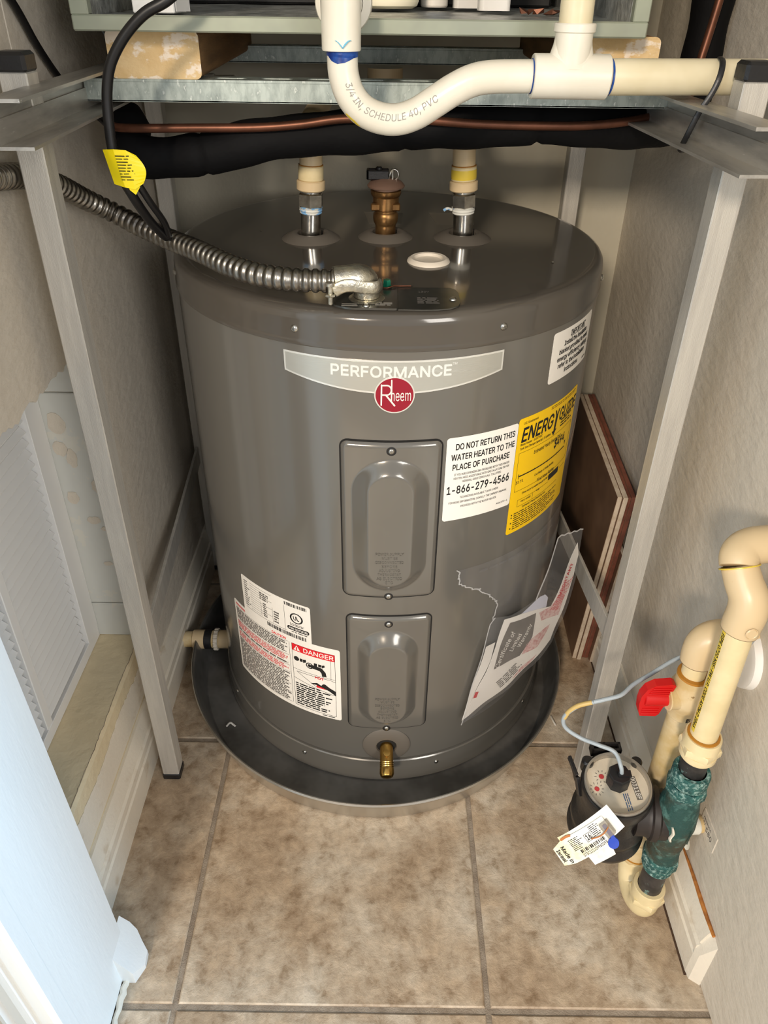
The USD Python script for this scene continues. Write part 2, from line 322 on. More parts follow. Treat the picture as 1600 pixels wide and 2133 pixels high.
# left wall: knee wall with ledge, recess with return-air grille, upper wall with a ragged cut edge
cut = []
for y in np.linspace(.40, .862, 70):
    cut.append((y, .703 + .004 * math.sin(y * 90) * rng.random() + rng.normal(0, .0018)))
upper = Polygon(cut + [(.862, 2.4), (.40, 2.4)])
wl = struct('wall_left', join(prism(upper, (XL - .012, 0, 0), (0, 1, 0), (0, 0, 1), .012),
                              cb(-.62, XL - .012, .40, .862, .716, 2.4, .001),
                              cb(-.62, XL, .862, YB + .1, 0, 2.4, .003)),
            'wall_paint', 'textured off-white plaster wall on the left with a ragged cut edge above the grille recess')
ledge = Polygon([(-.62, 0), (XL, 0), (XL, .207), (XL - .004, .2115), (-.62, .2115)])
part(wl, 'ledge', prism(ledge, (0, .862, 0), (1, 0, 0), (0, 0, 1), .43), 'sill_paint', label='beige painted ledge below the grille')
jag = [(.432, .118)] + [(y, .180 + .0035 * math.sin(y * 37) + rng.normal(0, .0013)) for y in np.linspace(.432, .862, 80)] + [(.862, .118)]
part(wl, 'bare_strip', prism(Polygon(jag), (XL + .0002, 0, 0), (0, 1, 0), (0, 0, 1), .0006), 'trim_white', label='primed strip with a ragged paint edge above the baseboard')
part(wl, 'crack', tube([(XL - .0045 + .0008 * math.sin(y * 40) + rng.normal(0, .0004), y, .2113) for y in np.linspace(.50, .84, 60)], .0005, 6), 'grout')
for z0, z1 in ((.2115, .279), (.281, .644), (.646, .72)):
    part(wl, 'board', cb(-.475, XL + .0005, .858, .868, z0, z1, .001), 'board_grey')
for (zz, yy, xx, a, b) in ((.60, .857, -.435, .010, .013), (.56, .857, -.438, .008, .010), (.545, .857, -.425, .006, .012), (.50, .857, -.40, .006, .009), (.44, .857, -.415, .008, .006), (.47, .857, -.395, .004, .006), (.425, .857, -.402, .005, .003), (.615, .857, -.395, .005, .007), (.36, .857, -.41, .006, .003), (.58, .857, -.393, .004, .008), (.53, .857, -.39, .009, .004), (.48, .857, -.437, .007, .009)):
    t = np.linspace(0, 2 * np.pi, 14, endpoint=False); R = 1 + .35 * rng.random(14)
    part(wl, 'paint_blob', prism(Polygon(np.c_[xx + a * R * np.cos(t), zz + b * R * np.sin(t)]), (0, .8582, 0), (1, 0, 0), (0, 0, 1), .0013), 'wall_paint')

struct('wall_right', join(cb(XR, XR + .12, .26, YB + .1, 0, 2.4, .004)), 'wall_paint', 'textured off-white plaster wall on the right behind the cream pipes')
struct('wall_back', cb(-.62, XR + .1, YB, YB + .1, 0, 2.4, .002), 'wall_paint_back', 'plain beige back wall behind the water heater')
struct('ceiling', cb(-.8, .8, .36, 1.5, 2.4, 2.5), 'wall_paint_back', 'flat closet ceiling above the air handler')
struct('wall_front', join(cb(-1.6, -.40, .36, .40, 0, 2.45, .002), cb(-.41, XR + .12, .36, .48, 2.05, 2.45, .002), cb(XR + .1, 1.6, .26, .30, 0, 2.45, .002)), 'wall_paint', 'beige hall wall beside the closet door frame')

def baseboard(x, s, y0, y1, h, t=.014):
    P = [(0, 0), (t, 0), (t, h * .46), (t * .78, h * .49), (t * .78, h * .52), (t, h * .55), (t, h * .68), (t * .72, h * .70), (t * .72, h * .73), (t * .86, h * .76), (t * .6, h * .88), (t * .42, h * .96), (t * .3, h), (0, h)]
    return prism(Polygon(P), (x, y1 if s > 0 else y0, 0), (s, 0, 0), (0, 0, 1), y1 - y0)
struct('baseboard_left', join(baseboard(XL, 1, .42, YB, .112)), 'trim_white', 'white grooved baseboard under the grille ledge')
bb = struct('baseboard_right', join(baseboard(XR, -1, .475, YB, .100), hull([(XR, .475, 0), (XR - .014, .475, 0), (XR - .014, .475, .06), (XR, .475, .1), (XR, .458, 0), (XR, .458, .096), (XR - .012, .466, 0), (XR - .012, .466, .06)])), 'trim_white', 'scuffed white baseboard beneath the water meter pipes')
part(bb, 'caulk_line', tube([(XR - .002, y, .1005 + .001 * math.sin(y * 60)) for y in np.linspace(.47, .60, 14)], [.0022, .003, .002, .001], 8), 'caulk_rust', label='rust-stained caulk line')
part(bb, 'floor_gap', cb(XR - .0165, XR - .013, .47, 1.3, -.001, .0012, .0002), 'debris_brown', label='dark gap along the tile')

# door frame on the left: jamb slightly out of plumb, casing on the hall side
jx = lambda z: -.328 - .050 * z
def skew(m):
    v = np.asarray(m.vertices, float).copy(); v[:, 0] += -.050 * v[:, 2]; v[:, 1] += .028 * v[:, 2] * (v[:, 1] > .45); return trimesh.Trimesh(v, m.faces, process=False)
dr = struct('door_1', skew(cb(-.40, -.328, .365, .485, .004, 2.05, .002)), 'door_white', 'white closet door frame at lower left lit by daylight')
cas = Polygon([(-.327, .366), (-.327, .349), (-.331, .344), (-.343, .344), (-.347, .349), (-.351, .349), (-.353, .345), (-.361, .345), (-.366, .351), (-.384, .354), (-.389, .350), (-.396, .352), (-.398, .366)])
part(dr, 'casing', skew(prism(cas, (0, 0, .004), (1, 0, 0), (0, 1, 0), 2.04)), 'door_white', label='moulded casing of the door frame')
part(dr, 'caulk', tube([(-.327 + .004 * rng.random(), y, .002) for y in np.linspace(.37, .455, 16)], [.004, .006, .003, .005, .004], 8), 'trim_white')
brk = [(-.336, .452), (-.312, .452), (-.3035, .470), (-.3045, .486), (-.311, .492), (-.318, .500), (-.326, .502), (-.336, .500)]
bkm = trimesh.creation.extrude_polygon(Polygon(brk), .075, engine='earcut')
v = bkm.vertices.copy(); top = v[:, 2] > .01; v[top, 2] = np.clip(.070 - (v[top, 0] + .336) * 1.9, .008, .07); bkm = trimesh.Trimesh(v, bkm.faces, process=False)
struct('trim_1', bkm, 'door_white', 'broken stub of white baseboard at the foot of the door frame', False)

struct('wall_hall', cb(-.465, -.425, -.02, .362, 0, 2.45, .003), 'wall_paint', 'short hall wall return beside the closet door casing')
# return-air grille in the recess
gx = -.455
gr = thing('air_grille', 'white louvred return-air grille in the recess of the left wall', 'grille', (gx, .66, .2115))
part(gr, 'frame', join(cb(gx - .012, gx + .0045, .818, .8575, .2322, .80, .0006), cb(gx - .012, gx + .004, .4405, .8575, .2120, .2320, .0006), cb(gx - .012, gx + .004, .44, .46, .2322, .80, .0006)), 'grille_white')
part(gr, 'mullion', cb(gx - .010, gx + .003, .659, .675, .2300, .80, .001), 'grille_white')
part(gr, 'backing', cb(gx - .05, gx - .045, .45, .84, .22, .80, .0005), 'gap_dark', label='dark filter space behind the slats')
k = 0
for z in np.arange(.238, .73, .0162):
    for (y0, y1) in ((.46, .6565), (.675, .8145)):
        part(gr, 'slat', hull([(gx + .001, y, z + d) for y in (y0, y1) for d in (-.0005, .0006)] + [(gx - .006, y, z + .0072 + d) for y in (y0, y1) for d in (-.0005, .0006)] + [(gx - .018, y, z + .0108 + d) for y in (y0, y1) for d in (-.0005, .0006)]), 'grille_white', False)

# ================================================================== ALUMINIUM STAND
st = thing('aluminium_stand', 'tall square-tube aluminium stand straddling the water heater and carrying the air handler', 'stand', (-.01, 1.0, 0))
def leg(x, y, top, w=.0258):
    L = part(st, 'leg', cb(x, x + w, y, y + w, .012, top, .0012), 'alum')
    part(L, 'foot', cb(x - .0012, x + w + .0012, y - .0012, y + w + .0012, 0, .0135, .002), 'black_plastic', label='black rubber foot')
    if top > 1.01: part(L, 'end_cap', cb(x - .001, x + w + .001, y - .001, y + w + .001, top - .001, top + .0165, .003), 'black_plastic', label='black plastic end cap')
    return L
l1 = leg(-.3505, .7465, 1.0225)
part(l1, 'bolt_hole', rod((-.3265, .7463, 1.005), (-.3265, .7490, 1.005), .0035), 'gap_dark')
leg(.3195, .752, 1.0225); leg(-.3785, 1.265, .995); leg(.288, 1.265, .995)
def rail(a, b, s):
    a, b = V(*a), V(*b); d = (b - a) / np.linalg.norm(b - a); X = V(s * d[1], -s * d[0], 0)
    w, t = .031, .0028
    lo = Polygon([(0, 0), (w, 0), (w, t), (t, t), (t, .022), (0, .022)]); hi = Polygon([(-.0022, .014), (0, .014), (0, .0355), (w * .88, .0355), (w * .88, .0385), (-.0022, .0385)])
    for p in (lo, hi):
        m = prism(p, a, X, (0, 0, 1), np.linalg.norm(b - a))
        if np.cross(X, (0, 0, 1)) @ d < 0: m.vertices = np.asarray(m.vertices) + d * np.linalg.norm(b - a)
        if m.volume < 0: m.invert()
        part(st, 'rail_angle', m, 'alum_rail')
rail((-.3215, .652, .9615), (-.3495, 1.295, .9735), 1)
rail((.3165, .640, .9625), (.2845, 1.295, .9745), -1)
def strut(x0, x1, y, z, h=.0215, w=.041):
    base = sbox(x0, y, x1, y + w)
    slots = unary_union([LineString([(x + .012, y + w * .5), (x + .036, y + w * .5)]).buffer(.0058) for x in np.arange(x0 + .03, x1 - .03, .051)])
    t = .0025
    m = join(prism(base.difference(slots), (0, 0, z + h - t), (1, 0, 0), (0, 1, 0), t), cb(x0, x1, y, y + t, z, z + h - t, .0003), cb(x0, x1, y + w - t, y + w, z, z + h - t, .0003), cb(x0, x1, y, y + .009, z, z + t), cb(x0, x1, y + w - .009, y + w, z, z + t))
    part(st, 'strut', m, 'galv', label='galvanised slotted cross strut')
strut(-.331, .304, .899, .9820, .0225); strut(-.346, .291, 1.215, .998)
part(st, 'side_rail', bars((.3375, .778, .290), (.300, 1.266, .290), .005, .038), 'alum')
part(st, 'side_rail', bars((-.3445, .772, .272), (-.372, 1.266, .300), .005, .038), 'alum')

# ================================================================== AIR HANDLER ON BLOCKS
def block(name, x0, x1, lab):
    y0, y1 = .902, 1.25; t = thing(name, lab, 'wood block', ((x0 + x1) / 2, y0, 1.008)); r = .006
    P = rrect(x0, 1.0050, x1, 1.0500, r)
    m = prism(P, (0, y1, 0), (1, 0, 0), (0, 0, 1), y1 - y0); m.vertices[:, 2] += (m.vertices[:, 1] - y0) * .02
    part(t, 'timber', m, 'wood_side')
    e = prism(P.buffer(.0004), (0, y0 + .0003, 0), (1, 0, 0), (0, 0, 1), .0012)
    part(t, 'sawn_end', e, 'wood_end', label='pale sawn end grain')
block('wood_block', -.300, -.2025, 'pale sawn timber block under the left end of the air handler')
block('wood_block', .190, .2850, 'pale sawn timber block behind the white drain tee')

ah = thing('air_handler', 'grey-green metal air handler cabinet with open foil-lined base above the heater', 'air handler', (-.03, .86, 1.05))
def tl(m):
    m = m.copy(); v = np.asarray(m.vertices).copy(); v[:, 2] += (v[:, 1] - .86) * .02; return trimesh.Trimesh(v, m.faces, process=False)
A0, A1, AZ = -.3165, .2560, 1.0505
part(ah, 'front_lip', tl(cb(A0, A1, .858, .866, AZ, AZ + .0145, .0015)), 'ah_paint')
part(ah, 'base_pan', tl(cb(A0, A1, .862, 1.345, AZ, AZ + .004)), 'ah_paint')
part(ah, 'corner_post', tl(cb(A0, A0 + .018, .858, .870, AZ + .014, AZ + .45)), 'ah_paint')
part(ah, 'corner_post', tl(cb(A1 - .016, A1, .858, .870, AZ + .014, AZ + .45)), 'ah_paint')
part(ah, 'side_panel', tl(cb(A0, A0 + .003, .866, 1.345, AZ, AZ + .45)), 'ah_paint')
part(ah, 'side_panel', tl(cb(A1 - .003, A1, .866, 1.345, AZ, AZ + .45)), 'ah_paint')
g = np.stack(np.meshgrid(np.linspace(A0 + .018, A1 - .016, 70), np.linspace(.866, 1.335, 60), indexing='ij'), -1).reshape(-1, 2)
zz = AZ + .0112 + .0022 * meshkit.fbm(np.c_[g * 26, g[:, :1] * 0], 4, 3)
idx = np.arange(70 * 60).reshape(70, 60); q = np.stack([idx[:-1, :-1], idx[1:, :-1], idx[1:, 1:], idx[:-1, 1:]], -1).reshape(-1, 4)
part(ah, 'foil_lining', tl(trimesh.Trimesh(np.c_[g, zz], np.vstack([q[:, [0, 1, 2]], q[:, [0, 2, 3]]]), process=False)), 'foil', True, label='crinkled foil insulation on the floor')
part(ah, 'foil_side', tl(cb(A1 - .016, A1 - .004, .870, 1.33, AZ + .011, AZ + .45)), 'foil')
part(ah, 'foil_side', tl(cb(A0 + .004, A0 + .016, .870, 1.33, AZ + .011, AZ + .45)), 'foil')
part(ah, 'coil', tl(cb(-.28, .22, 1.20, 1.34, AZ + .013, AZ + .45, .003)), 'coil_black', label='dark coil section at the back')
part(ah, 'top_panel', tl(cb(A0, A1, .858, 1.345, AZ + .45, AZ + .455)), 'ah_paint')
Z0 = AZ + .0150
bx = thing('white_carton', 'small white carton with a grey side and mint panel inside the air handler', 'carton', (-.25, .91, Z0))
part(bx, 'carton', cb(-.262, -.2195, .885, .94, Z0 + .0005, Z0 + .09, .001), 'carton_white')
part(bx, 'side_panel', prism(sbox(0, 0, .021, .085), (-.2190, .888, Z0 + .002), (.45, .9, 0), (0, 0, 1), .0015), 'carton_grey', label='printed grey side')
part(bx, 'mint_panel', cb(-.245, -.2225, .8842, .8858, Z0 + .012, Z0 + .08, .0004), 'carton_mint')
m = microprint(.003, .017, .010, .028, 4, .5, 4, .3)
part(bx, 'side_print', warp(m, lambda v: np.c_[-.2190 + .45 * v[:, 0] / 1 + .0015 * .9, .888 + .9 * v[:, 0] - .0015 * .45 - .0003, Z0 + .002 + v[:, 1] + 0 * v[:, 2]]), 'print_dim', False)
tb = thing('cream_tub', 'round cream plastic tub behind the white drain elbow in the air handler', 'tub', (0, 1.06, Z0))
part(tb, 'tub', lathe([(0, 0), (.030, 0), (.036, .003), (.038, .008), (.039, .09), (0, .09)], (-.004, 1.05, Z0 + .0045)), 'cream_tub')
jr = thing('glue_jar', 'small jar with blue label between tub and white bottles in the air handler', 'jar', (.06, 1.10, Z0))
part(jr, 'jar', lathe([(0, 0), (.0155, 0), (.017, .002), (.017, .09), (0, .09)], (.055, 1.10, Z0 + .0055)), 'label_white')
part(jr, 'wrap_label', lathe([(.0172, .012), (.0173, .013), (.0173, .07), (.0172, .071)], (.055, 1.10, Z0 + .0055)), 'label_blue', label='blue wrap label')
for nm, x, y, w, lab in (('white_bottle', .078, 1.075, .036, 'square white plastic bottle beside the blue-labelled jar in the air handler'), ('white_bottle', .101, .995, .036, 'front square white plastic bottle with rounded base in the air handler')):
    bt = thing(nm, lab, 'bottle', (x + w / 2, y, Z0 + .004))
    part(bt, 'bottle', prism(rrect(x, y, x + w, y + w * .8, .006), (0, 0, Z0 + .0035 + (y - .9) * .01), (1, 0, 0), (0, 1, 0), .085), 'plastic_white')
sc = []
for i in range(7):
    P = V(.150 + .010 * i, .985 + .012 * rng.random(), Z0 + .004); sc.append(hull([P + (rng.random(3) - .5) * V(.02, .014, .009) for _ in range(7)]))
solo('foil_scrap', join(*sc), 'copper', 'crumpled coppery foil scrap lying at the right of the air handler base', 'scrap', smooth=False)

# ================================================================== CONDENSATE DRAIN (white PVC)
dy = .792
dp = thing('drain_trap', 'white PVC condensate drain with curved trap and tee crossing the top of the picture', 'drain pipe', (0, dy, 1.02))
trap = [(-.0443, dy, 1.050), (-.0443, dy, 1.036), (-.0432, dy, 1.020), (-.0372, dy, 1.0035), (-.0255, dy, .9905), (-.009, dy, .9835), (.009, dy, .9825), (.0265, dy, .9880), (.044, dy, .9985), (.062, dy, 1.0095), (.080, dy, 1.0175), (.100, dy, 1.0205), (.140, dy, 1.0215)]
part(dp, 'trap_bend', tube(trap, .0145, 32, 8), 'pvc_white')
part(dp, 'coupling', lathe([(.0146, 0), (.0176, 0), (.0182, .0012), (.0186, .05), (0, .05)], (-.0450, dy, 1.0405)), 'pvc_white')
part(dp, 'drain_elbow', join(rod((-.0450, dy + .004, 1.078), (-.0450, .866, 1.078), .0185), lathe([(.0188, 0), (.0265, .001), (.0275, .004), (.0275, .016), (.026, .019), (.0188, .02)], (-.0450, .835, 1.078), (0, 1, 0)), trimesh.creation.icosphere(3, .0187).apply_translation((-.0450, dy + .001, 1.085))), 'pvc_white')
stain = Polygon([(-.0450, .0005), (.0450, .0005), (.0450, -.0050), (.0230, -.0045), (.0120, -.0055), (.0030, -.0090), (-.0040, -.0100), (-.0100, -.0078), (-.0150, -.0040), (-.0230, -.0035), (-.0450, -.0050)])
part(dp, 'primer_stain', warp(sub(flatpoly(stain), .003), lambda v: np.c_[-.0443 + (.0147 + v[:, 2]) * np.sin(v[:, 0] / .0147), dy - (.0147 + v[:, 2]) * np.cos(v[:, 0] / .0147), 1.0405 + v[:, 1]]), 'primer_blue', False, label='dark blue primer stain')
t = np.linspace(-1.15, -.35, 12); pts = [(-.0450 + .0187 * math.sin(a + .9), dy - .0187 * math.cos(a + .9), 1.0435 + .006 * abs(math.sin(a * 4))) for a in t]
part(dp, 'primer_smear', tube(pts, [.0006, .0012, .0022, .0008], 8, flat=(1, .35)), 'primer_cyan', label='light blue primer smear')
tx, tz = .1695, 1.0215
part(dp, 'tee', join(lathe([(.0150, 0), (.0186, 0), (.0194, .001), (.0194, .0705), (.0186, .0715), (.0150, .0715)], (.1345, dy, tz), (1, 0, 0)), lathe([(0, 0), (.0172, 0), (.0172, .033), (.0190, .034), (.0190, .040), (.0180, .041), (.0150, .041)], (tx, dy, tz + .003)),
    lathe([(0, .004), (.0272, .0075), (.0232, .0135), (.0200, .0195), (.0180, .0265), (.0172, .032), (0, .032)], (tx, dy, tz), (0, 0, 1)).apply_transform(np.array([[1, 0, 0, 0], [0, .68, 0, dy * .32], [0, 0, 1, 0], [0, 0, 0, 1.]]))), 'pvc_white')
part(dp, 'riser_pipe', rod((tx, dy, tz + .03), (tx - .004, dy, 1.30), .0152, 32), 'pvc_aged')
part(dp, 'outlet_pipe', rod((.200, dy, tz), (.424, dy + .02, tz + .001), .0158, 32), 'pvc_aged', label='cream aged outlet pipe')
part(dp, 'primer_ring', lathe([(.0158, 0), (.0164, .0004), (.0164, .0016), (.0158, .002)], (.2058, dy, tz), (1, .09, 0)), 'primer_blue')
part(dp, 'primer_ring', lathe([(.0146, 0), (.0152, .0004), (.0152, .0012), (.0146, .0016)], (.1335, dy, tz), (1, 0, 0)), 'primer_blue')
# lettering along the trap
cl = spline(np.array(trap), 30)[:, [0, 2]]; s_ = np.r_[0, np.cumsum(np.linalg.norm(np.diff(cl, axis=0), axis=1))]
def on_trap(v, s0):
    s = s0 + v[:, 0]; x = np.interp(s, s_, cl[:, 0]); z = np.interp(s, s_, cl[:, 1]); e = 1e-3
    tx_ = np.interp(s + e, s_, cl[:, 0]) - np.interp(s - e, s_, cl[:, 0]); tz_ = np.interp(s + e, s_, cl[:, 1]) - np.interp(s - e, s_, cl[:, 1]); n = np.hypot(tx_, tz_)
    a = v[:, 1] / .0145; R = .0146 + v[:, 2]
    return np.c_[x - tz_ / n * R * np.sin(a), dy - R * np.cos(a), z + tx_ / n * R * np.sin(a)]
part(dp, 'glue_smear', warp(sub(flatpoly(LineString([(0, 0), (.006, .001), (.010, -.001)]).buffer(.0016)), .003), lambda v: on_trap(np.c_[v[:, 0], v[:, 1] - .0150, v[:, 2]], .058)), 'glue_yellow', False, label='yellow glue smear')
part(dp, 'lettering', warp(sub(text('3/4 IN, SCHEDULE 40, PVC', .0062, w=.108, y=.0005, shear=.12), .003), lambda v: on_trap(v, .036)), 'print_grey', False)
zt = [(.300, dy - .020, tz + .020), (.306, dy - .013, tz + .0235), (.322, dy + .01, tz + .021), (.33, dy + .02, tz)]
solo('cable_tie', tube([(.3105, dy + .006, tz + .0172), (.3085, dy - .008, tz + .0148), (.3055, dy - .0165, tz + .004), (.3010, dy - .0185, tz - .010), (.2935, dy - .0175, tz - .026), (.2885, dy - .012, tz - .048), (.2905, dy + .004, tz - .0640), (.2990, dy + .013, tz - .0655), (.318, dy + .018, tz - .060)], .0027, 10, 8, flat=(1, .5)), 'black_plastic', 'black cable tie strapping the cream drain pipe to the right rail', 'cable tie')

# ================================================================== REFRIGERANT LINES AND BACK PIPES
isl = spline(np.array([(-.318, 1.010, .960), (-.312, .965, .930), (-.288, .950, .9155), (-.215, .950, .9215), (-.141, .950, .938), (-.005, .950, .9500), (.09, .950, .955), (.162, .950, .9595), (.26, .955, .957), (.335, .99, .953), (.372, 1.035, .962), (.388, 1.06, 1.0), (.390, 1.062, 1.10), (.392, 1.064, 1.3)]), 14)
sr = np.r_[0, np.cumsum(np.linalg.norm(np.diff(isl, axis=0), axis=1))]
rad = .0245 + .0010 * np.sin(sr * 41) + .0007 * np.sin(sr * 97)
for s0 in (.155, .40, .555): rad = rad - .0035 * np.exp(-((sr - s0) / .0035) ** 2)
rad = rad * np.clip(.45 + sr / .03 * .55, 0, 1)
ins = thing('insulated_line', 'thick black foam-insulated suction line crossing behind the white trap', 'insulated pipe', (0, .95, .94))
part(ins, 'foam_sleeve', tube(isl, rad, 28), 'black_foam', True)
solo('copper_line', tube([(-.345, 1.00, .955), (-.325, .945, .9525), (-.30, .925, .9515), (-.22, .9225, .953), (-.15, .922, .9545), (-.10, .9215, .9585), (-.049, .921, .9650), (.03, .921, .9650), (.10, .921, .9615), (.165, .921, .9605), (.22, .923, .9610), (.272, .928, .9655), (.330, .965, .972), (.362, 1.0, .985), (.370, 1.010, 1.02), (.378, 1.012, 1.08), (.39, 1.015, 1.2)], .0048, 18, 8), 'copper', 'bare copper liquid line running along the black insulated line', 'copper pipe')
bp = thing('back_pipe', 'white PVC pipe with blue primer in the dark left corner behind the struts', 'pipe', (-.3, 1.25, .99))
part(bp, 'pipe', rod((-.360, 1.22, .9635), (-.225, 1.22, .9665), .0150), 'pvc_white')
part(bp, 'coupling', rod((-.300, 1.22, .9645), (-.255, 1.22, .9655), .0182), 'pvc_white')
part(bp, 'primer_ring', lathe([(.0152, 0), (.0160, .0005), (.0160, .008), (.0152, .009)], (-.3095, 1.22, .9643), (1, 0, .02)), 'primer_blue')
solo('discharge_pipe', lathe([(0, .003), (.0205, .003), (.0205, 0), (.0240, 0), (.0245, .002), (.0245, .10), (0, .10)], (-.006, 1.16, .8985)), 'cpvc_tan', 'open cream pipe end poking down behind the black insulated line', 'pipe')

# ================================================================== DRAIN PAN AND WATER HEATER
HX, HY, HR = .002, 1.046, .292
PX, PY = -.010, 1.007
pan = thing('drain_pan', 'round grey metal drain pan on the tiles under the water heater', 'drain pan', (PX, PY, 0))
part(pan, 'basin', lathe([(0, .0005), (.316, .0005), (.3195, .0035), (.3335, .050), (.3345, .0525), (.3365, .0545), (.3388, .0545), (.3390, .0520), (.3370, .0500), (.3225, .0020), (.3180, -.0005), (0, -.0005)][::-1], (PX, PY, .0008), n=160), 'pan_metal')
part(pan, 'outer_rim', lathe([(.3393, .0495), (.3400, .0530), (.3385, .0560), (.3365, .0552)], (PX, PY, .0008), n=160), 'pan_lip', label='bright rolled rim')
part(pan, 'outer_skirt', lathe([(.3190, .0004), (.3235, .0022), (.3393, .0500)], (PX, PY, .0005), n=160), 'pan_lip', label='bright outer wall')
pd = thing('pan_drain', 'cream pipe stub with ribbed nut through the left side of the drain pan', 'pipe fitting', (-.35, 1.01, .046))
py_ = 1.012
part(pd, 'pipe', rod((-.384, py_, .045), (-.335, py_, .046), .0150), 'cpvc_dirty')
part(pd, 'coupling', rod((-.356, py_, .0455), (-.334, py_, .046), .0178), 'cpvc_tan')
part(pd, 'collar', rod((-.331, py_, .046), (-.300, py_, .0465), .0165), 'cpvc_dirty')
part(pd, 'washer', rod((-.334, py_, .046), (-.320, py_, .0462), .0185), 'black_plastic')
part(pd, 'nut', join(rod((-.316, py_, .0463), (-.308, py_, .0464), .0192), [bars((-.316, py_ + .0195 * math.cos(a), .0463 + .0195 * math.sin(a)), (-.308, py_ + .0195 * math.cos(a), .0464 + .0195 * math.sin(a)), .0022, .0022) for a in np.linspace(0, 2 * np.pi, 16, endpoint=False)]), 'cap_white')
part(pd, 'plug', lathe([(.012, 0), (.0165, 0), (.017, .001), (.017, .018), (.0155, .0195), (.011, .0195), (.0105, .012), (0, .012)], (-.306, py_, .0464), (1, 0, 0)), 'cpvc_tan')
solo('staple', tube([(-.268, .848, .0035), (-.262, .853, .007), (-.256, .851, .0045), (-.252, .849, .003)], .0012, 8, 6, flat=(1.6, .6)), 'debris_white', 'small curled white scrap in the drain pan left of the heater', 'scrap')

wh = thing('water_heater', 'squat grey-brown electric tank water heater standing in the drain pan', 'water heater', (HX, HY, 0))
ctr = (HX, HY, 0)
def cyl(v, R=HR):
    a = v[:, 0] / R; r = R + v[:, 2]; return np.c_[HX + r * np.sin(a), HY - r * np.cos(a), v[:, 1]]
def onb(m, w, e=None):
    if e: m = sub(m, e)
    return warp(lift(m, w), cyl)
part(wh, 'body', lathe([(0, .049), (.290, .049), (.2915, .0505), (HR, .053), (HR, .7525), (.2912, .7545), (.2912, .7560)], ctr, n=192), 'enamel')
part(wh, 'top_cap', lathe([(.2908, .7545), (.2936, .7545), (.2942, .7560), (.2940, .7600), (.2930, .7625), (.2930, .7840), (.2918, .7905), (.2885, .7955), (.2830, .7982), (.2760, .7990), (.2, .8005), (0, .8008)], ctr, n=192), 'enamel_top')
part(wh, 'base_ring', lathe([(.297, .0035), (.298, .005), (.298, .017), (.2955, .021), (.2945, .046), (.2930, .0478), (.288, .0478)], ctr, n=192), 'enamel')
part(wh, 'shadow_gap', lathe([(.2885, .0470), (.2895, .0478), (.2895, .0500), (.2885, .0505)], ctr, n=96), 'gap_dark')
for u, z in ((-.3751, .7720), (-.1045, .7730), (.1334, .7740), (.3750, .7720)):
    a = u / HR; n_ = V(math.sin(a), -math.cos(a), 0); part(wh, 'screw', screw(V(HX, HY, z) + n_ * .2930, n_, .0046), 'steel')
for u, z in ((-.1284, .030), (.0901, .030), (.2905, .034), (-.3075, .034)):
    a = u / HR; n_ = V(math.sin(a), -math.cos(a), 0); part(wh, 'screw', screw(V(HX, HY, z) + n_ * .2950, n_, .0040), 'steel')
for x, y in ((-.178, 1.06), (.21, .935)):
    part(wh, 'rivet', lathe([(0, .0009), (.0012, .0007), (.0018, 0)][::-1], (x, y, .8006), n=12), 'steel')

